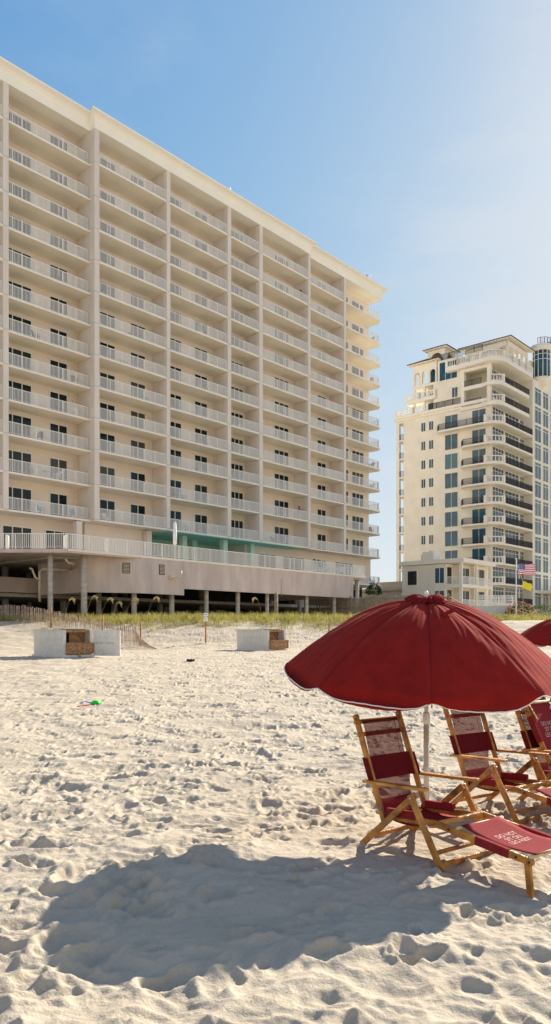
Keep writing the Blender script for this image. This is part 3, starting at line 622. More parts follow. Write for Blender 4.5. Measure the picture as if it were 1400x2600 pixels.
# pavilion
PX0, PX1, PY0, PY1 = 4.6, 14.0, -1.2, 8.2
m = MB()
for k in range(5): m.box(PX0+.9+k*1.9, PX0+1.25+k*1.9, PY0+.9, PY0+1.25, 45.1, 49.4)
m.box(PX0+.9, PX1-.8, PY0+.86, PY0+1.3, 48.8, 49.6); m.box(PX0+.8, PX0+1.3, PY0+1.3, PY1-.8, 48.8, 49.62); m.box(PX0+1.5, PX1-1, PY0+3.4, PY1-1, 45.1, 49.6)
m.build('pavilion_frame', M_trim, tow)
def hip(name, x0, x1, y0, y1, z, h, over, ridge):
    m = MB(); m.box(x0, x1, y0, y1, z-.22, z-.02); fo = None
    n = int((x1-x0)/.5)
    for k in range(n): m.box(x0+.2+k*.5, x0+.38+k*.5, y0+.05, y0+.6, z-.36, z-.22)
    n = int((y1-y0)/.5)
    for k in range(n): m.box(x0+.05, x0+.6, y0+.2+k*.5, y0+.38+k*.5, z-.36, z-.22)
    e = m.build(name+'_eaves', M_trim, tow)
    cx, cy = (x0+x1)/2, (y0+y1)/2; rx, ry = ridge; m = MB()
    v = [(x0-.1,y0-.1,z-.02),(x1+.1,y0-.1,z-.02),(x1+.1,y1+.1,z-.02),(x0-.1,y1+.1,z-.02),(cx-rx,cy-ry,z+h),(cx+rx,cy-ry,z+h),(cx+rx,cy+ry,z+h),(cx-rx,cy+ry,z+h)]
    v = [(a,b,c-.0) for a,b,c in v]; low = [(a,b,c-.12) for a,b,c in v[:4]]
    m.add(v+low, [(0,1,5,4),(1,2,6,5),(2,3,7,6),(3,0,4,7),(4,5,6,7),(8,9,1,0),(9,10,2,1),(10,11,3,2),(11,8,0,3),(11,10,9,8)]); m.build('roof', M_roof, tow)
hip('pavilion', PX0, PX1, PY0, PY1, 50.0, 1.5, 1, (.8, .6))
# arcade volume on the left
m = MB()
for k in range(3): m.arch(9.8+k*1.5, 9.8+(k+1)*1.5, 43.6, 46.9, 0, .3, 45.4, 10, 'y')
for k in range(2): m.arch(.3+k*1.5, .3+(k+1)*1.5, 43.6, 46.9, 14.0, 14.3, 45.4, 10, 'x')
m.box(-.12, 3.4, 9.6, 14.42, 43.2, 43.6); m.box(-.1, 3.4, 9.62, 14.4, 46.9, 47.1); m.box(1.8, 3.4, 9.6, 12.4, 39, 46.9)
m.box(0, .3, 9.6, 10.4, 39, 43.2); m.box(0, .3, 13.9, 14.3, 39, 43.2); m.box(0, .3, 12, 12.3, 39, 43.2); m.build('arcade', M_trim, tow)
side_window('arcade_window', 9.9, 12.2, 43.7, 2.9, 2, M_bglass, 1.79); side_window('arcade_window', 9.9, 12.2, 39.5, 2.9, 2, M_gglass, 1.79)
hip('arcade', -.7, 4.2, 9.0, 15.0, 47.4, .9, 1, (.6, 1.2))
m = MB(); m.box(-.5, 1.6, 9.8, 15.6, 40.7, 41.2); sl = m.build('balcony_slab', M_trim, tow)
m = MB(); balustrade(m, (-.35, 15.4, 0), (-.35, 12.8, 0)); balustrade(m, (-.35, 12.8, 0), (-.35, 10, 0)); m.build('balustrade', M_trim, sl, (0,0,41.2))
m = MB(); rail_mb(m, (-.1, 11.3, 0), (-.1, 5.2, 0), 1.05, .13, 1.6, .035); m.build('iron_railing', M_iron, tow, (0,0,39.0))
# little belvedere
m = MB(); 
m.arch(8.6, 11.8, 46.6, 49.2, .6, .9, 47.6, 10, 'y'); m.arch(.9, 4.2, 46.6, 49.2, 8.6, 8.9, 47.6, 10, 'x'); m.box(3.9, 4.2, 8.9, 11.8, 46.6, 49.2); m.box(.9, 3.9, 11.5, 11.8, 46.6, 49.2); m.build('belvedere', M_tower, tow)
hip('belvedere', .1, 4.8, 8.0, 12.4, 49.5, 1.0, 1, (.1, .1))
m = MB(); rail_mb(m, (.1, 9, 0), (.1, 1.5, 0), 1.05, .13, 1.6, .03); m.build('iron_railing', M_iron, tow, (0,0,46.9))
# glass wing and turret
m = MB(); m.box(12.6, 40, -1.5, 1.0, 2, 44.8); m.build('wing_wall', M_tower, tow)
for ci, (x0, x1) in enumerate(((13.4, 16.0), (16.9, 19.2), (20.2, 22.6), (23.6, 26), (27, 29.4), (30.4, 33))):
    for k in range(12): front_window('wing_window', x0, x1, ZK[k]+.1-.6, 2.8, 2, (2.2, 2.75), M_gglass, -1.5, .1)
m = MB(); m.lathe([(.6, 44.2), (1.7, 45.2), (1.7, 45.6)], 16.2, -1.6, 24); m.lathe([(1.7, 50.2), (1.95, 50.5), (1.95, 51.1), (1.7, 51.2)], 16.2, -1.6, 24); m.build('turret_rings', M_trim, tow)
m = MB(); m.lathe([(1.45, 45.6), (1.45, 50.2)], 16.2, -1.6, 24); tg = m.build('turret_glass', M_bglass, tow)
m = MB()
for k in range(12): a = k*math.pi/6; m.box(16.2+1.47*math.cos(a)-.05, 16.2+1.47*math.cos(a)+.05, -1.6+1.47*math.sin(a)-.05, -1.6+1.47*math.sin(a)+.05, 45.6, 50.2)
for z in (48.6, 49.5): m.lathe([(1.5, z), (1.5, z+.08)], 16.2, -1.6, 24)
m.build('mullions', M_trim, tg)
m = MB(); pp = arc(16.2, -1.6, 1.8, 180, 360, 10)
for i in range(10): rail_mb(m, (*pp[i], 0), (*pp[i+1], 0), 1.05, .2, 1.6, .03)
m.build('turret_railing', M_iron, tow, (0,0,51.2))
m = MB(); m.box(14, 40, -.5, 1.0, 44.8, 48.5); m.build('wing_upper_wall', M_tower, tow)
# ground terrace with colonnade at the right
m = MB(); m.box(13, 34, -7.5, -1.5, 2, 4.6); m.box(14.5, 34, -7.7, -1.52, 8.2, 8.7); balustrade(m, (16.5, -7.3, 4.6), (33, -7.3, 4.6), 1.1) ; m.build('terrace', M_trim, tow)
for k in range(6): m = MB(); m.lathe([(.25, 4.6), (.2, 5), (.2, 8), (.28, 8.2)], 15.5+k*2.6, -7.0, 12); m.build('terrace_column', M_trim, tow)

# curved white stair flanks in front of the terrace
def scroll(u, y, lab):
    p = Vector((TO.x+.659*u-.752*y, TO.y+.752*u+.659*y, 2.3)); m = MB()
    m.tube([(0,0,2.9),(-.9,-.2,2.2),(-1.0,-.4,1.2),(-.4,-.8,.3),(.6,-1.4,.0)], .22, 8); m.tube([(.15,0,3.2),(0,0,2.9),(-.2,0,2.6)], .3, 8)
    o = m.build('scroll_rail', M_stone, None, p); tag(o, lab, 'handrail', 'curved white stone rails of the far terrace')
scroll(12.8, -12, 'left curved white stone rail below the tower terrace'); scroll(15.6, -12, 'right curved white stone rail below the tower terrace')

# ------------------------------------------------------------ two storey annex
an = empty('beach_house', (24.4, 101, 0), ROT, 'two storey flat roofed cream house with corner porches before the tower', 'building')
Z0, Z1, Z2 = 4.9, 7.95, 11.3
m = MB(); m.box(0, 9.5, 2.3, 9.1, 2, Z2-.6); m.box(2, 9.5, 1.4, 2.3, 2, Z2-.61); m.box(5.2, 9.5, .9, 1.4, 2, Z2-.62); m.build('wall', M_tower, an)
m = MB(); m.box(-.3, 9.2, -.4, 9.4, Z2-.55, Z2); m.build('roof', M_trim, an)
m = MB(); m.box(0, 9.0, -.05, 2.29, Z1-.45, Z1); m.build('porch_floor', M_trim, an); m = MB(); m.box(0, 9.0, -.05, 2.29, Z0-1.2, Z0); m.build('porch_floor', M_trim, an)
for u, y in ((.05, 0), (4.2, 0), (8.7, 0)):
    m = MB(); m.box(u, u+.28, y, y+.28, Z0, Z1-.45); m.box(u, u+.28, y, y+.28, Z1, Z2-.55); m.build('porch_post', M_trim, an)
for z in (Z0, Z1):
    m = MB(); rail_mb(m, (.3, .1, 0), (8.8, .1, 0), 1.0, .14, 2, .03); rail_mb(m, (.1, .3, 0), (.1, 2.3, 0), 1.0, .14, 2, .03); m.build('porch_railing', M_white, an, (0,0,z))
    for x0, x1 in ((.3, 1.4),): m = MB(); m.box(x0, x1, 2.25, 2.299, z+.1, z+2.3); m.build('pane', M_glass, an)
    for x0, x1 in ((2.4, 3.4), (3.6, 4.6), (5.5, 6.3), (6.6, 8.2)):
        yy = 1.4 if x1 < 5.2 else .9
        f = MB(); f.box(x0-.08, x1+.08, yy-.04, yy-.001, z, z+2.35); fo = f.build('porch_door', M_trim, an); f = MB(); f.box(x0, x1, yy-.06, yy-.041, z+.05, z+2.25); f.build('pane', M_glass, fo)
    f = MB(); f.box(-.04, -.001, 2.5, 4.0, z+.1, z+2.3); fo = f.build('side_window', M_trim, an); f = MB(); f.box(-.06, -.041, 2.6, 3.2, z+.2, z+2.2); f.box(-.06, -.041, 3.3, 3.9, z+.2, z+2.2); f.build('pane', M_gglass, fo)
f = MB(); f.box(-.05, -.001, 6.6, 8.3, 7.9, 10.1); fo = f.build('side_window', M_trim, an); f = MB(); f.box(-.07, -.051, 6.75, 8.15, 8.05, 9.95); f.build('pane', M_glass, fo)
m = MB(); m.box(.6, 2.2, 4.5, 6.3, Z2, Z2+1.2); m.lathe([(.2, Z2+1.2), (.2, Z2+1.5)], 1.4, 5.4, 10); m.build('chimney', M_trim, an)
lb = empty('low_building', (19.5, 112, 0), ROT, 'low grey flat building left of the beach house', 'building')
m = MB(); m.box(0, 10, -1.5, 9, 2, 7.7); m.box(.2, 9, 3, 18, 2, 6.3); m.build('wall', M_gbuild, lb)
m = MB(); m.box(-.25, 10.2, -1.7, 9.2, 7.7, 8.1); m.box(1.2, 9.5, -1, 8.6, 8.1, 9.1); m.build('roof', M_gbuild, lb)
m = MB(); m.box(-.01, -.0, 2, 3.4, 5.2, 5.6); m.build('vent', M_dark, lb)
sw = empty('garden_wall', (18.4, 97, 0), ROT, 'plain tan stucco wall running below the low grey building', 'wall')
m = MB(); m.box(0, .3, 0, 22, 2, 6.3); m.build('wall_panel', M_gbuild, sw)

# ------------------------------------------------------------ boardwalk
A = Vector((3.4, 87.3, 0)); B = Vector((16.2, 76.7, 0)); L = (B-A).length; ang = math.atan2(B.y-A.y, B.x-A.x)
bw = empty('boardwalk', (A.x, A.y, 0), ang, 'weathered timber boardwalk with picket railing and stairs down to the beach', 'boardwalk')
ZB = 4.15
m = MB(); 
for k in range(int(L/.16)): m.box(k*.16, k*.16+.145, 0, 2.2, ZB-.05, ZB)
m.build('walkway', M_greywood, bw)
m = MB(); m.box(0, L, -.02, .04, ZB-.42, ZB-.051); m.box(0, L, 2.16, 2.22, ZB-.42, ZB-.051); m.build('joist', M_greywood, bw)
for y in (-.06, 2.24):
    m = MB(); m.box(0, L, y-.05, y+.05, ZB+1.0, ZB+1.06); m.box(0, L, y-.02, y+.02, ZB+.1, ZB+.18)
    for k in range(int(L/.17)): m.box(k*.17+.03, k*.17+.11, y-.015, y+.015, ZB+.05, ZB+1.0)
    m.build('picket_railing', M_greywood, bw)
    n = 8
    for k in range(n+1):
        x = L*k/n; m = MB(); m.box(x-.07, x+.07, y-.13, y+.01, 1.0, ZB+1.25); m.cur = 1; m.box(x-.11, x+.11, y-.17, y+.05, ZB+1.25, ZB+1.31); m.lathe([(.08, ZB+1.31), (.04, ZB+1.42), (.01, ZB+1.46)], x, y-.06, 6); m.build('post', [M_greywood, M_picket], bw)
m = MB(); m.bar((L, -.06, ZB+1.1), (L+3.4, -1.8, ZB-.5), .12, .06); m.bar((L, 2.24, ZB+1.1), (L+3.4, .6, ZB-.5), .12, .06); m.build('handrail', M_postw, bw)
m = MB()
for k in range(9): m.box(L+k*.3, L+k*.3+.28, -.5-k*.1, 2.2-k*.15, ZB-.2*(k+1), ZB-.2*(k+1)+.05)
m.build('stair_treads', M_greywood, bw)
# lone post, second stair rails
def post(x, y, z0, z1, r, mm, name, lab, cat): m = MB(); m.lathe([(r, z0), (r, z1)], 0, 0, 10); tag(m.build(name, mm, None, (x, y, 0)), lab, cat)
post(.05, 62, 2, 4.75, .15, M_greywood, 'timber_post', 'single grey timber post standing in the dune grass before the garage', 'post')
hs = empty('beach_stair', (22.0, 66, 0), R(-50), 'timber beach stair with two sloping handrails near the flagpole', 'stairs')
for y in (0, 1.5): m = MB(); m.bar((-2.2, y, 3.75), (2.6, y, 2.2), .1, .06); m.box(-2.3, -2.15, y-.06, y+.06, 1.5, 3.8); m.box(1.8, 1.95, y-.06, y+.06, 1, 2.5); m.build('handrail', M_postw, hs)
m = MB()
for k in range(8): m.box(-2+k*.55, -1.6+k*.55, 0, 1.5, 2.7-k*.17, 2.76-k*.17)
m.build('stair_treads', M_greywood, hs)
# stacked white loungers
for s in range(2):
    for k in range(7):
        m = MB(); m.box(-.95, .95, -.33, -.28, .1, .16); m.box(-.95, .95, .28, .33, .1, .16)
        for q in range(8): m.box(-.9+q*.24, -.75+q*.24, -.28, .28, .12, .15)
        for a in (-.8, .8):
            for b in (-.3, .3): m.box(a-.03, a+.03, b-.03, b+.03, 0, .1)
        o = m.build('sun_lounger', M_white, None, (22.6+s*2.1, 82+s*.3, 4.35+k*.17)); o.rotation_euler = (0, 0, .1*s+.03*k)
        tag(o, 'white slatted sun lounger in a stack before the beach house', 'sun lounger', 'stacked white loungers')
pf = MB(); pf.box(-1.6, 3.6, -1.2, 1.4, -2.4, -.001); tag(pf.build('stone_terrace', M_stone, None, (22.6, 82, 4.35)), 'low pale stone terrace carrying the stacked white loungers', 'terrace')

# ------------------------------------------------------------ flagpole
fp = empty('flagpole', (19.35, 62, 2.4), 0, 'white flagpole rising beside the tower balconies', 'flagpole')
m = MB(); m.lathe([(.075, 0), (.05, 5.0)], 0, 0, 10); m.build('pole', M_pwhite, fp); m = MB(); m.lathe([(.02, 5.0), (.07, 5.06), (.07, 5.12), (.01, 5.18)], 0, 0, 10); m.build('finial', M_pwhite, fp)
def wave(s, t, amp=.10, w_=1.6, h_=.92, droop=.12):
    return (s*w_, amp*math.sin(s*8+t*1.2)*s**.6, -t*h_-droop*s*s+.03*math.sin(s*9))
us = MB(); NX = 40
for r in range(13):
    for c in range(NX):
        q = [(c/NX, r/13), (c/NX, (r+1)/13), ((c+1)/NX, (r+1)/13), ((c+1)/NX, r/13)]
        us.cur = 2 if (c < NX*.4 and r < 7) else (0 if r % 2 == 0 else 1); us.add([wave(a, b) for a, b in q], [(0,1,2,3)])
us.cur = 1
for r in range(9):
    for c in range(6 if r % 2 == 0 else 5):
        sx = .4*(1+2*c+(r % 2))/12; ty = (7/13)*(r+1)/10
        for side in (-.006, .006):
            p0 = wave(sx, ty); star = []
            for k in range(10): rr = .030 if k % 2 == 0 else .012; a = k*math.pi/5+math.pi/2; star.append((p0[0]+rr*math.cos(a), p0[1]+side, p0[2]+rr*math.sin(a)))
            us.add(star+[(p0[0], p0[1]+side, p0[2])], [(k, (k+1) % 10, 10) for k in range(10)])
o = us.build('flag', [M_red, M_fwhite, M_blue], None, (19.45, 62, 7.12)); o.rotation_euler = (0, R(-4), R(12)); tag(o, 'waving flag with red and white stripes and white stars on blue', 'flag')
yf = MB()
for r in range(6):
    for c in range(16):
        q = [(c/16, r/6), (c/16, (r+1)/6), ((c+1)/16, (r+1)/6), ((c+1)/16, r/6)]; yf.add([wave(a, b, .06, .85, .55, .1) for a, b in q], [(0,1,2,3)])
o = yf.build('flag', M_yel, None, (19.9, 62, 5.72)); o.rotation_euler = (0, R(12), R(8)); tag(o, 'plain yellow warning flag below the striped flag', 'flag')
m = MB(); m.tube([(19.47, 62, 7.1), (19.88, 62.0, 5.75), (19.9, 62, 3.0)], .012, 5); tag(m.build('halyard', M_pwhite), 'thin pale halyard rope holding the two flags', 'rope')

# ------------------------------------------------------------ dune grass, sea oats, shrubs
def blades(n, fx, name, m, hmin, hmax, wd, parent=None):
    X = []; 
    P = fx(n); n = len(P); hgt = rng.uniform(hmin, hmax, n)*P[:, 3]; a = rng.uniform(0, 2*np.pi, n); lean = rng.uniform(.15, .65, n)*hgt
    d = np.stack([np.cos(a), np.sin(a), a*0], 1); wv = np.stack([-np.sin(a), np.cos(a), a*0], 1); wv = np.where(rng.random((n,1)) < .5, wv, d*.7+wv*.7)
    b = P[:, :3]; z = np.array([0,0,1.]); V = []
    for t, ww in ((0, 1.), (.45, .8), (.8, .5), (1., .08)):
        c = b+z*(hgt*(t-.22*t**3))[:,None]+d*(lean*t**2.2)[:,None]; V += [c-wv*wd*ww, c+wv*wd*ww]
    V = np.stack(V, 1).reshape(-1, 3); base = (np.arange(n)*8)[:,None]
    F = np.concatenate([base+np.array(q) for q in ([0,1,3,2],[2,3,5,4],[4,5,7,6])], 0)
    return np_mesh(name, V, F, m, parent)
def gz(x, y):
    i = np.clip(np.searchsorted(ys, y)-1, 0, len(ys)-2); j = np.clip(np.searchsorted(xs, x)-1, 0, len(xs)-2); return H[i, j]
def dune_pts(n):
    x = rng.uniform(-24, 26, n); y = rng.uniform(46.5, 63, n)+np.clip(x-6, 0, 30)*.5
    y0 = y-np.clip(x-6, 0, 30)*.5
    edge = 50.6+perlin(x*.35, y*.2, 4)*3.0+3.0*np.clip((-9-x)/5, 0, 1)
    clump = perlin(x*1.1, y*1.1, 11)+.5*perlin(x*3, y*3, 12)
    p = np.clip((y0-edge)/2.2, 0, 1)*np.where(clump > -.02, 1., .13); p = np.maximum(p, ((y0-edge) > -2.2)*(clump > .46)*.55)
    keep = rng.random(n) < p; x = x[keep]; y = y[keep]; y0 = y0[keep]
    sc_ = .5+.35*np.clip((y0-50.5)/3, 0, 1)+.7*clump[keep]
    return np.stack([x, y, gz(x, y)-.03, np.clip(sc_, .25, 1.25)], 1)
tag(blades(115000, dune_pts, 'dune_grass', M_grass, .4, .9, .011), 'yellow green dune grass covering the low ridge before the garage', 'grass', kind='stuff')
def far_pts(n):
    x = rng.uniform(19, 40, n); y = rng.uniform(66, 84, n); return np.stack([x, y, gz(x, y)-.03, np.clip(.8+perlin(x*.8, y*.8, 2), .4, 1.5)], 1)
tag(blades(22000, far_pts, 'dune_grass', M_grass, .6, 1.3, .016), 'greener dune grass growing between flagpole and right edge', 'grass', kind='stuff')
def sea_oat(px, Y, zt, lean, lab):
    x = (px-700)/1960*Y; z0 = ground(x, Y); h = zt-z0; e = empty('sea_oat', (x, Y, z0), 0, lab, 'sea oat', 'tall sea oats rising above the dune grass')
    pts = [(lean*(t**2.5), 0, h*t) for t in (0, .3, .6, .85, 1)]; m = MB(); m.tube(pts, [.01, .009, .008, .006, .006], 5); m.build('stem', M_oat, e)
    tx, tz = pts[-1][0], pts[-1][2]; m = MB()
    for k in range(26):
        t = k/26; m.add([(tx+.36*t*(1 if lean > 0 else -1)+dx*.5, dy, tz+.14*math.sin(t*2.6)-.10*t+dz) for dx, dy, dz in ((-.06,0,.0),(0,.02,.05),(.07,0,.0),(0,-.02,-.06-.03*math.sin(k)))], [(0,1,2,3)])
    for q in range(5):
        a = q*.35; m.tube([(tx+(.02+.33*t)*(1 if lean > 0 else -1), math.sin(a*9)*.05*t, tz+.10*math.sin(t*2.4+a*.3)-(.16+.05*q)*t*t) for t in (0, .25, .5, .75, 1)], [.008, .02, .026, .018, .004], 5)
    m.build('seed_head', M_oat, e)
for px, Y, zt, ln, q in ((163, 50, 3.75, .35, 'leftmost seed headed sea oat stalk'), (215, 50, 3.9, .5, 'sea oat stalk crossing the tall concrete column'), (253, 51, 3.8, .55, 'thick headed sea oat stalk right of the tall column'), (287, 51, 3.55, .25, 'short sea oat stalk between two heavier stalks'), (315, 51, 3.8, .6, 'sea oat stalk just left of the block wall pillar'), (372, 50.5, 3.85, .5, 'arching sea oat stalk before the equipment room'), (664, 55, 4.0, -.3, 'pale sea oat stalk leaning left beside the timber post')):
    sea_oat(px, Y, zt, ln, q)
def shrub(name, x, y, z, r, h, ml, mf, nf, lab):
    e = empty(name, (x, y, z), 0, lab, 'shrub'); n = 700; V = []; F = []
    m = MB()
    for k in range(n):
        a = random.random()*6.28; b = math.acos(random.uniform(-.3, 1)); rr = r*(.6+.4*random.random()); c = Vector((rr*math.cos(a)*math.sin(b), rr*math.sin(a)*math.sin(b), h*.5+h*.5*math.cos(b)*random.uniform(.6, 1)))
        t = Vector((random.gauss(0,1), random.gauss(0,1), random.gauss(0,1))).normalized()*.11; s_ = t.cross(Vector((random.random(), random.random(), 1))).normalized()*.06
        m.add([c-t, c+s_, c+t, c-s_], [(0,1,2,3)])
    m.build('foliage', ml, e); m = MB()
    for k in range(nf):
        a = random.random()*6.28; b = random.uniform(.1, 1.5); c = Vector((r*math.cos(a)*math.sin(b), r*math.sin(a)*math.sin(b), h*.5+h*.55*math.cos(b))); s_ = .09
        m.add([c+Vector(q)*s_ for q in ((1,0,0),(0,1,0),(-1,0,0),(0,-1,0),(0,0,1),(0,0,-1))], [(0,1,4),(1,2,4),(2,3,4),(3,0,4),(1,0,5),(2,1,5),(3,2,5),(0,3,5)])
    m.build('blossom', mf, e); m = MB(); m.tube([(0,0,0),(.05,0,h*.5)], [.08,.04], 6); m.build('stem', M_greywood, e)
shrub('flowering_shrub', 12.6, 99, 5.4, 1.1, 2.6, M_leaf, M_flower, 26, 'dark shrub with white blossom beyond the end of the deck')
shrub('flowering_shrub', 25.2, 79.5, 2.4, 1.5, 2.2, M_leaf, M_rflower, 50, 'low shrub with coral blossom behind the flagpole')
shrub('green_shrub', 31.5, 92, 2.4, 2.2, 2.6, M_leaf, M_rflower, 0, 'dark green shrub below the tower terrace at the right edge')

# ------------------------------------------------------------ sand fences
def sand_fence(pts, lab, h=1.1, posts=(), flop=False, step=.15):
    e = empty('sand_fence', (0, 0, 0), 0, lab, 'fence', 'slatted sand fences on the beach'); m = MB(); n = 0
    seg = [Vector(p) for p in pts]; tot = sum((seg[i+1]-seg[i]).length for i in range(len(seg)-1)); s = 0; tops = []
    while s < tot:
        r = s; i = 0
        while r > (seg[i+1]-seg[i]).length: r -= (seg[i+1]-seg[i]).length; i += 1
        p = seg[i].lerp(seg[i+1], r/(seg[i+1]-seg[i]).length); z = ground(p.x, p.y)
        t = s/tot; lean = random.uniform(-.03, .03); hh = h*random.uniform(.93, 1.03); f = 0
        if flop and t > .86: f = (t-.86)/.14
        a = f*1.35; top = (p.x+lean-math.sin(a)*hh*.9, p.y-math.sin(a)*.3, z-.05+hh*math.cos(a)+.02)
        m.bar((p.x, p.y, z-.1), top, .044, .014, (0, 1, 0)); s += step
        tops.append((Vector((p.x, p.y, z-.05)), Vector(top)))
    m.build('pickets', M_picket, e); m = MB()
    for q in (.25, .75):
        for a, b in zip(tops[:-1], tops[1:]): m.bar(a[0].lerp(a[1], q), b[0].lerp(b[1], q), .012, .012)
    m.build('wire', M_iron, e)
    for (x, y) in posts: z = ground(x, y); m = MB(); m.box(x-.045, x+.045, y-.045, y+.045, z-.2, z+1.45); m.build('post', M_postw, e)
sand_fence([(-21.5, 56.5), (-20, 56), (-15.5, 52.5), (-9.6, 47), (-6.4, 43.5)], 'long slatted sand fence running behind the left white storage box', 1.2, [(-15.2, 52.2), (-10.8, 48.2), (-7.9, 45.2)], True)
sand_fence([(3.05, 44.0), (4.6, 44.6), (6.2, 46)], 'short slatted sand fence partly hidden by the red umbrella', 1.05, [(3.05, 44)])

# ------------------------------------------------------------ storage boxes
def bin_box(x, y, kind, lab):
    u = Vector((-.73, .684)); ang = math.atan2(u.y, u.x)   # local +x runs along the long side away from the viewer
    z = ground(x, y)-.03; e = empty('storage_box', (x, y, z), ang, lab, 'storage box', 'white wooden storage boxes on the beach')
    Lb, Wb, Hb = 2.3, 1.4, 1.15   # local y negative is the right hand side (towards the end face width)
    m = MB(); m.box(0, Lb, -.05, 0, .12, Hb); m.box(0, Lb, -Wb, -Wb+.05, .12, Hb); m.box(Lb-.05, Lb, -Wb+.05, -.05, .12, Hb); m.box(0, .06, -.14, -.05, .12, Hb-.0); m.box(0, .05, -Wb+.05, -Wb+.12, .12, Hb)
    m.build('side_panels', M_binw, e)
    m = MB(); m.box(-.08, Lb+.05, -Wb-.05, .06, .02, .12); m.build('base', M_binw, e)
    m = MB(); m.box(.2, Lb+.08, -Wb-.06, .08, Hb, Hb+.035); m.box(-.12, .75, -Wb+.2, .03, Hb+.036, Hb+.06); m.box(.3, 1.3, -1.1, -.2, Hb+.061, Hb+.08); m.build('lid', M_binw, e)
    m = MB(); m.box(.06, Lb-.051, -Wb+.051, -.051, .121, .14); m.box(.5, .53, -Wb+.051, -.6, .14, Hb-.02); m.box(Lb-.09, Lb-.051, -Wb+.06, -.06, .14, Hb-.01); m.box(0.02, .06, -Wb+.12, -.14, Hb-.1, Hb-.005); m.build('inner_plywood', M_binwood, e)
    m = MB(); y0, y1 = -Wb+.0, -.12; o = -.10 if kind else -.2
    m.box(o, o+.03, y0, y1, .16, .62); m.cur = 0
    for a, b, c, d in ((y0, y1, .16, .22), (y0, y1, .56, .62), (y0, y0+.07, .22, .56), (y1-.07, y1, .22, .56)): m.box(o-.025, o, a, b, c, d)
    m.box(o+.03, .05, y0, y0+.03, .16, .6); m.box(o+.03, .05, y1-.03, y1, .16, .6); m.build('drop_front', M_binwood, e)
    if kind:
        d = MB(); d.box(0, 1.15, -.03, .03, 0, 1.08); do = d.build('door', M_binw, e, (-.02, -Wb-.03, .06)); do.rotation_euler = (0, 0, -ang-.08)
        h = MB()
        for q in (.28, .75): h.tube([(q-.12, -.05, .5), (q-.12, -.09, .56), (q+.12, -.09, .56), (q+.12, -.05, .5)], .014, 6)
        h.box(.02, 1.13, -.036, -.031, .545, .56); h.box(.4, .6, -.06, -.03, .06, .12); h.build('handle', M_steel, do)
    m = MB(); m.box(-.14, -.09, -Wb*.5-.05, -Wb*.5+.05, 0, .16); m.build('latch', M_postw, e)
bin_box(-8.65, 31.4, True, 'nearer white storage box with its door swung open and brown interior')
bin_box(-.42, 40.5, False, 'farther white storage box with a wooden drop front, right of the sign post')
# sign post
sx, sy = -4.25, 47; sz = ground(sx, sy)
sp = empty('sign_post', (sx, sy, sz), 0, 'orange brown wooden stake carrying a small white dune notice', 'sign')
m = MB(); m.box(-.05, .05, -.04, .04, -.2, 1.55); m.build('stake', M_postw, sp); m = MB(); m.box(-.125, .125, -.06, -.042, 1.32, 1.82); pl = m.build('sign_board', M_signw, sp)
for i, t_ in enumerate(('Please', 'stay off', 'Dune')):
    tm = text_mesh(t_, .085, M_black, 'lettering', pl, bold=.003); tm.location = (0, -.062, 1.72-i*.13); tm.rotation_euler = (R(90), 0, 0)

# ------------------------------------------------------------ small things on the sand
def at(px, py, zz=None):
    Y = 20.
    for _ in range(30):
        x = (px-700)/1960*Y; z = ground(x, Y) if zz is None else zz; Y = Y*.5+.5*(1.7-z)*1960/(py-1603)
    return Vector(((px-700)/1960*Y, Y, z))
p = at(244, 1788); e = empty('toy_mould', (p.x, p.y, p.z), .4, 'bright green plastic sand mould lying on the beach', 'toy'); e.scale = (.8, .8, .8)
m = MB(); m.smooth = True; m.lathe([(.12, 0), (.13, .02), (.11, .06), (.07, .09), (.01, .1)], 0, 0, 12); m.build('shell', M_green, e)
for k in range(5): a = k*1.256; m = MB(); m.tube([(.09*math.cos(a), .09*math.sin(a), .03), (.17*math.cos(a), .17*math.sin(a), .02)], [.035, .02], 8); m.build('lobe', M_green, e)
def toy_spade(px, py, mm, lab, rz):
    p = at(px, py); e = empty('toy_spade', (p.x, p.y, p.z+.015), rz, lab, 'toy'); m = MB(); m.tube([(0,0,.01),(.16,0,.03)], .012, 6); m.build('handle', mm, e)
    m = MB(); m.add([(-.1,-.04,0),(-.1,.04,0),(0,.045,.02),(0,-.045,.02),(-.1,-.04,.006),(-.1,.04,.006),(0,.045,.026),(0,-.045,.026)], [(0,3,2,1),(4,5,6,7),(0,1,5,4),(1,2,6,5),(2,3,7,6),(3,0,4,7)]); m.build('blade', mm, e)
toy_spade(208, 1796, M_rplas, 'small red plastic spade on the sand', .3); toy_spade(229, 1788, M_bplas, 'small blue plastic spade beside the green mould', 2.6)
p = at(484, 1679); m = MB(); m.smooth = True
for k in range(9): m.tube([(random.uniform(-.16,.16), random.uniform(-.08,.08), .0), (random.uniform(-.16,.16), random.uniform(-.08,.08), .06), (random.uniform(-.2,.2), random.uniform(-.08,.08), .0)], [.02,.035,.015], 6)
tag(m.build('seaweed_clump', M_weed, None, p), 'dark dried seaweed clump on the open sand', 'seaweed')

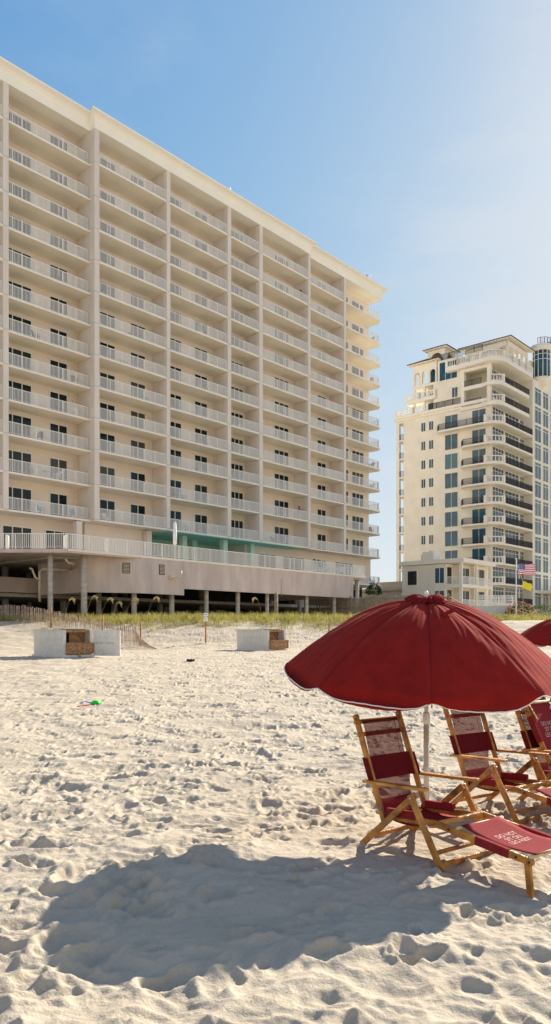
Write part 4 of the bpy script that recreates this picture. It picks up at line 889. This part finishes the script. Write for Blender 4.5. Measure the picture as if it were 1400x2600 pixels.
# ------------------------------------------------------------ umbrella
def umbrella(x, y, rz, label, seed=1, tilt=R(10.5)):
    rnd = np.random.default_rng(seed); z0 = ground(x, y); ZA = 1.96 if y < 10 else 2.06
    e = empty('beach_umbrella', (x, y, z0), 0, label, 'umbrella', 'burgundy beach umbrellas')
    m = MB(); m.lathe([(.024, -.35), (.024, .95)], 0, 0, 14); m.build('lower_pole', M_steel, e)
    m = MB(); m.lathe([(.018, .9), (.018, ZA-.05-z0)], 0, 0, 14); m.build('upper_pole', M_steel, e)
    m = MB(); m.lathe([(.03, .9), (.032, .93), (.032, .98), (.02, 1.0)], 0, 0, 14); m.build('collar', M_pwhite, e)
    NR, NPH, N = 34, 8, 44; RM = 1.19; DR = .56; V = []; nph = NPH*N
    rot = Matrix.Rotation(tilt, 3, 'X'); ph0 = R(262)+rz
    def shape(t, phi, dz=0):
        # t 0..1 over canopy; octagonal between ribs
        k = (phi-ph0)/(math.pi/4); f = k-math.floor(k); c = math.cos(math.pi/8)/math.cos((f-.5)*math.pi/4)
        c = 1-(1-c)*.85*t**.5; rr = RM*t*c; drop = DR*(t**1.75)
        puff = math.sin(f*math.pi)*.040*math.sin(min(t,1)*math.pi)
        crease = .0
        wr = .5*(.012*math.sin(phi*37+math.sin(t*7+phi)*1.5)*(1-t)*2 + .009*math.sin(phi*67+math.sin(t*9)*2+t*11) + .012*math.sin(phi*19-t*13)*t + .010*math.exp(-((f-.12)/.06)**2)*math.sin(t*23+phi*3))*t*(1-.75*t**4)
        seam = -.017*math.exp(-((min(f, 1-f))/.022)**2)*t
        return Vector((rr*math.cos(phi), rr*math.sin(phi), -drop+puff+wr+seam))
    for i in range(NR+1):
        for j in range(nph): V.append(rot @ shape(i/NR if i else .01, ph0+j*2*math.pi/nph))
    # valance rows: hangs from the rim, scalloped between the ribs
    NV = 6; vr = []
    for i in range(1, NV+1):
        s = i/NV
        for j in range(nph):
            phi = ph0+j*2*math.pi/nph; k = j/N; f = k-math.floor(k); a = math.sin(f*math.pi)
            ln = .012+.165*a**.85+.02*a*math.sin(f*2*math.pi+phi*3); bw_ = .026*math.sin(f*2*math.pi+phi*2+1)*s+.02*math.sin(phi*5)*s
            p = shape(1., phi); r = p.xy.length
            outv = Vector((math.cos(phi), math.sin(phi), 0))
            lift = (0, .0, .0, .0, .0, .02, .075, .05)[int(k) % 8]*math.sin(f*math.pi)**1.5
            q = p+outv*(ln*s*.62-ln*s*s*.45+bw_)+Vector((0,0,-ln*s*.72))
            wf = (.35, .6, 0, 0, 0, .3, 1., .9)[int(k) % 8]*math.sin(f*math.pi)**.8; rc = .05; th = s*2.7
            q = q.lerp(p+outv*(rc*(1-math.cos(th)))+Vector((0,0,-rc*1.9*math.sin(th)-.02*s)), wf); V.append(rot @ q)
            if i == NV: vr.append(rot @ q)
    F = []
    for i in range(NR+NV):
        for j in range(nph): F.append((i*nph+j, (i+1)*nph+j, (i+1)*nph+(j+1) % nph, i*nph+(j+1) % nph))
    Fn = np.array(F); Vn = np.array([tuple(v) for v in V]); top = Vector((0,0,ZA-z0))
    Vn[:, 2] += top.z
    c = np_mesh('canopy', Vn, Fn, M_canopy, e, True)
    sol = c.modifiers.new('t', 'SOLIDIFY'); sol.thickness = .0022
    m = MB(); pts = [v+top for v in vr]; m.tube(pts+[pts[0]], .005, 6, False); m.build('piping', M_pipingm, c)
    for k in range(8):                                  # stitched seams over the ribs
        phi = ph0+k*math.pi/4; m = MB(); m.tube([rot @ (shape(t, phi)+Vector((0,0,.002)))+top for t in np.linspace(.08, 1, 16)], .0032, 6); m.build('seam', M_ruff, c)
    # ribs
    for k in range(8):
        phi = ph0+k*math.pi/4; pts = [rot @ (shape(t, phi)-Vector((0,0,.02)))+top for t in (.04, .2, .4, .6, .8, 1.0)]
        m = MB(); m.tube(pts, .0045, 6); m.build('rib', M_pwhite, e)
        m = MB(); m.tube([rot @ (shape(1., phi)-Vector((0,0,.012)))+top, rot @ (shape(1.012, phi)-Vector((0,0,.02)))+top], .005, 8); m.build('rib_tip', M_ruff, e)
    for k in range(8):
        phi = ph0+k*math.pi/4; a = rot @ (shape(.45, phi)-Vector((0,0,.03)))+top; m = MB(); m.tube([a, (0, 0, top.z-.55)], .004, 6); m.build('stretcher', M_pwhite, e)
    # ruffled crown
    NF = 96; V = []; F = []
    for i in range(9):
        s = i/8
        for j in range(NF):
            phi = j*2*math.pi/NF; w_ = (math.sin(phi*17+seed)+.6*math.sin(phi*29+2))*.5
            r = .02+.135*s*(1+.28*w_*s+.1*math.sin(phi*5)); zz = .022+.034*math.sin(s*2.6)-.045*s*s+.016*w_*s+.010*math.sin(phi*3)*s+.012*math.sin(phi*41+s*5)*s*s+rnd.normal(0, .0035)*s
            V.append(rot @ Vector((r*math.cos(phi), r*math.sin(phi), zz))+top)
    for i in range(8):
        for j in range(NF): F.append((i*NF+j, (i+1)*NF+j, (i+1)*NF+(j+1) % NF, i*NF+(j+1) % NF))
    cr = np_mesh('ruffled_crown', np.array([tuple(v) for v in V]), np.array(F), M_ruff, e, True); cr.modifiers.new('t', 'SOLIDIFY').thickness = .003
    m = MB(); m.lathe([(.016, .03), (.02, .06), (.02, .075), (.01, .088), (.002, .09)], 0, 0, 12); o = m.build('finial', M_pwhite, e); o.location = top
    # closing strap
    phi = R(285)+rz; b = rot @ shape(.36, phi); m = MB(); d1 = Vector((.055, .03, .02)); d2 = Vector((.0, -.02, .045)); b = Vector(b)+top+Vector((0,0,.006))
    m.add([b-d1, b+d1, b+d1+d2, b-d1+d2*.7, b-d1+Vector((0,.006,0)), b+d1+Vector((0,.006,0)), b+d1+d2+Vector((0,.006,0)), b-d1+d2*.7+Vector((0,.006,0))], [(0,1,2,3),(7,6,5,4),(0,4,5,1),(1,5,6,2),(2,6,7,3),(3,7,4,0)]); m.build('strap', M_ruff, e)
    return e
umbrella(1.30, 6.65, 0, 'large burgundy canvas beach umbrella over the wooden chairs')
umbrella(8.2, 22.0, .3, 'farther burgundy beach umbrella cut off at the right edge', 3)

# ------------------------------------------------------------ wooden beach chairs
def beach_chair(x, y, ang, label, up=False, dz=0.):
    z0 = (ground(x, y)+ground(x+.5, y-.6))/2+dz
    e = empty('beach_chair', (x, y, z0), ang, label, 'chair', 'wooden beach chairs under the umbrella')
    W = .56   # local: x forward, y to the left is the far side (+y), seat faces +x
    def plank(name, a, b, w_=.05, d_=.024, mm=M_wood, par=None):
        m = MB(); m.bar(a, b, d_, w_, (0, 0, 1)); a = Vector(a); b = Vector(b)
        if par: return m.build(name, mm, par)
        o = m.build(name, mm, e); bv = o.modifiers.new('b', 'BEVEL'); bv.width = .005; bv.segments = 2; return o
    for t in (0, W):
        si = .03 if t == 0 else -.03; ti = t+si
        plank('back_rail', (-.055, ti, 1.0), (.262, ti, .20), .046, .026)
        m = MB(); m.tube([(-.055, ti-.013, 1.0), (-.055, ti+.013, 1.0)], .025, 14); m.build('rail_cap', M_wood, e)
        plank('rear_leg', (.60, t, .485), (-.02, t, -.05), .05, .024)
        plank('front_leg', (.572, t-si*.9, .488), (.90, t-si*.9, -.06), .052, .024)
        plank('seat_rail', (.22, ti+si*.9, .255), (.82, ti+si*.9, .295), .05, .024)
        # arm: slightly tapered paddle
        m = MB(); yc = t-si*.55; m.prism([(.085, yc-.026), (.5, yc-.034), (.70, yc-.034), (.735, yc-.02), (.735, yc+.02), (.70, yc+.034), (.5, yc+.034), (.085, yc+.026)], 0, .022)
        o = m.build('armrest', M_wood, e, (0, 0, .497)); o.rotation_euler = (0, R(-3.0), 0); bv = o.modifiers.new('b', 'BEVEL'); bv.width = .004; bv.segments = 2
        for (bx, bz) in ((.585, .462), (.74, .29), (.12, .53)):
            m = MB(); m.tube([(bx, t-si*1.5, bz), (bx, t-si*1.0, bz)], .008, 8); m.build('bolt', M_steel, e)
    def cross(name, xx, zz, w_=.04, d_=.02, y0=.0, y1=W, mm=M_wood):
        m = MB(); m.bar((xx, y0, zz), (xx, y1, zz), d_, w_); o = m.build(name, mm, e); bv = o.modifiers.new('b', 'BEVEL'); bv.width = .003; bv.segments = 1; return o
    cross('top_bar', -.045, .965, .036); cross('head_bar', -.005, .868, .036); cross('front_stretcher', .86, .03, .035, .02, -.03, W+.03); cross('rear_stretcher', .1, .075, .035); cross('lower_stretcher', .80, .10, .03, .02, -.02, W+.02)
    cross('seat_front_bar', .80, .31, .03, .03, .03, W-.03); cross('seat_rear_bar', .245, .245, .03, .03, .03, W-.03)
    # back sling: from the top bar over the head bar down to the seat rear
    a0, a1 = .075, W-.075
    def sling(name, pts, y0, y1, mm, thick=.0015, ny=6, sag=0., lean=None):
        n = len(pts); V = []; F = []
        for i, (xx, zz) in enumerate(pts):
            for j in range(ny+1):
                s = j/ny; sg = sag*math.sin(s*math.pi)*math.sin(i/(n-1)*math.pi)
                V.append((xx-sg*(lean or (0, 1))[0], y0+(y1-y0)*s, zz-sg*(lean or (0, 1))[1]))
        for i in range(n-1):
            for j in range(ny): a = i*(ny+1)+j; F.append((a, a+1, a+ny+2, a+ny+1))
        o = np_mesh(name, np.array(V), np.array(F), mm, e, True); o.modifiers.new('t', 'SOLIDIFY').thickness = thick; return o
    bp = lambda t: (-.045+t*.30, .975-t*.735)
    sling('head_sling', [(bp(t)[0]+.012, bp(t)[1]) for t in (0, .05, .1, .15)], a0, a1, M_sheer)
    sling('upper_sling', [(bp(t)[0]+.006-.03*math.sin((t-.13)*3.2), bp(t)[1]) for t in np.linspace(.13, .40, 8)], a0, a1, M_sheer)
    sling('lower_sling', [(bp(t)[0]-.02-.06*math.sin((t-.60)*6), bp(t)[1]) for t in np.linspace(.60, .84, 7)], a0, a1, M_sheer)
    sling('seat_back_sling', [(bp(t)[0]-.08+.35*(t-.84), bp(t)[1]-.0) for t in np.linspace(.84, 1.0, 5)], a0, a1, M_slingr)
    # wide support band wrapped round both rails
    m = MB(); ts = np.linspace(.385, .62, 6)
    for i in range(5):
        for (ya, yb, oa, ob) in ((.0, .075, .024, -.012), (.075, W-.075, -.014, -.014), (W-.075, W, -.012, .024)):
            pa, pb = bp(ts[i]), bp(ts[i+1]); m.add([(pa[0]+oa, ya, pa[1]), (pa[0]+ob, yb, pa[1]), (pb[0]+ob, yb, pb[1]), (pb[0]+oa, ya, pb[1])], [(0,1,2,3)])
        for yy in (0.0, W):
            pa, pb = bp(ts[i]), bp(ts[i+1]); m.add([(pa[0]+.026, yy, pa[1]), (pb[0]+.026, yy, pb[1]), (pb[0]-.03, yy, pb[1]), (pa[0]-.03, yy, pa[1])], [(0,1,2,3)])
        for (ya, yb) in ((0, W),):
            pa, pb = bp(ts[i]), bp(ts[i+1]); m.add([(pa[0]-.03, ya, pa[1]), (pa[0]-.03, yb, pa[1]), (pb[0]-.03, yb, pb[1]), (pb[0]-.03, ya, pb[1])], [(0,1,2,3)])
    m.build('back_band', M_sling, e)
    # white edge piping of the back sling
    for yy in (a0, a1):
        m = MB(); m.tube([(bp(t)[0]-.02-.05*math.sin(t*3.1), yy, bp(t)[1]) for t in np.linspace(0, .98, 12)], .003, 5); m.build('edge_piping', M_pipingm, e)
    # seat sling
    sling('seat_sling', [(.235+.57*t, .262+.05*t-.05*math.sin(t*math.pi)) for t in np.linspace(0, 1, 9)], .03, W-.03, M_slingr, sag=.01)
    for yy in (.0, W):
        m = MB(); yq = yy+(.057 if yy == 0 else -.057); m.box(.27, .56, yq-.017, yq+.017, -.03, .031); o = m.build('seat_wrap', M_slingr, e, (0, 0, .275)); o.rotation_euler = (0, R(-3.8), 0)
    # footrest
    fr = bpy.data.objects.new('footrest', None); C.objects.link(fr); fr.parent = e; fr.location = (.80, 0, .30)
    ln = .76; yo = .035
    def fplank(a, b, w_=.05, d_=.024): m = MB(); m.bar(a, b, d_, w_); o = m.build('rail', M_wood, fr); bv = o.modifiers.new('b', 'BEVEL'); bv.width = .005; bv.segments = 2; return o
    for yy in (yo-.01, W-yo+.01):
        fplank((-.02, yy, 0), (ln, yy, 0)); m = MB(); m.tube([(ln, yy-.013, 0), (ln, yy+.013, 0)], .026, 12); m.build('rail_end', M_wood, fr)
        m = MB(); m.box(.33, .60, yy-.017, yy+.017, -.03, .03); m.build('sling_wrap', M_slingr, fr)
        for bx in (.10, .66, ln): m = MB(); s_ = -1 if yy < .2 else 1; m.tube([(bx, yy+s_*.012, 0), (bx, yy+s_*.017, 0)], .008, 8); m.build('bolt', M_iron, fr)
    for xx in (.17, ln-.005): m = MB(); m.tube([(xx, yo-.02, .028), (xx, W-yo+.02, .028)], .014, 10); m.build('dowel', M_endwood, fr)
    if True:
        n = 14; V = []; F = []
        for i in range(n+1):
            t = i/n
            for j in range(9): s = j/8; V.append((.165+t*(ln-.155), yo+.022+(W-2*yo-.044)*s, .044-.03*math.sin(t*math.pi)*(1)-.004*math.sin(s*math.pi)))
        for i in range(n):
            for j in range(8): a = i*9+j; F.append((a, a+1, a+10, a+9))
        so_ = np_mesh('leg_sling', np.array(V), np.array(F), M_slingr, fr, True); so_.modifiers.new('t', 'SOLIDIFY').thickness = .0015
        tm = text_mesh('DO NOT\nSIT ON\nLEG REST', .066, M_text, 'lettering', so_, space=.95, bold=.0008)
        tm.location = (.455, W/2, .0125); tm.rotation_euler = (0, 0, R(90)); tm.scale = (.85, .95, 1)
        for v in tm.data.vertices:
            fx = .455-.95*v.co.y if not up else .455+.95*v.co.y; tt = (fx-.165)/(ln-.155); zz = .044-.03*math.sin(tt*math.pi)-.004
            v.co.z = (zz-.0125+.0032 if not up else .006-(zz-.003))+(.0004 if v.co.z > 0 else 0)
        if up: tm.rotation_mode = 'QUATERNION'; tm.rotation_quaternion = Matrix(((0,1,0),(1,0,0),(0,0,-1))).to_quaternion(); tm.location = (.455, W/2, .006)
    legm = MB(); 
    lb_ = .0 if not up else 0
    for yy in (yo+.02, W-yo-.02):
        m = MB(); m.bar((ln-.04, yy, -.01), (ln+(.04 if not up else -.22), yy, -.37 if not up else -.03), .024, .046); o = m.build('leg', M_wood, fr); bv = o.modifiers.new('b', 'BEVEL'); bv.width = .004; bv.segments = 2
    if not up: m = MB(); m.bar((ln+.026, yo, -.262), (ln+.026, W-yo, -.262), .022, .034); m.build('stretcher', M_wood, fr)
    fr.rotation_euler = (0, R(7.0), 0) if not up else (0, R(-118), 0)
    if up: fr.location = (.42, 0, .31)
    return e
HD = math.atan2(-.785, .62)
beach_chair(.665, 6.19, HD, 'nearest wooden beach chair with burgundy slings and leg rest stretched out')
beach_chair(1.645, 7.45, math.atan2(-.82, .57), 'wooden beach chair behind the umbrella pole, second from the left')
beach_chair(2.42, 7.75, math.atan2(-.8, .6), 'wooden beach chair at the right edge with its lettered leg rest folded up', True)
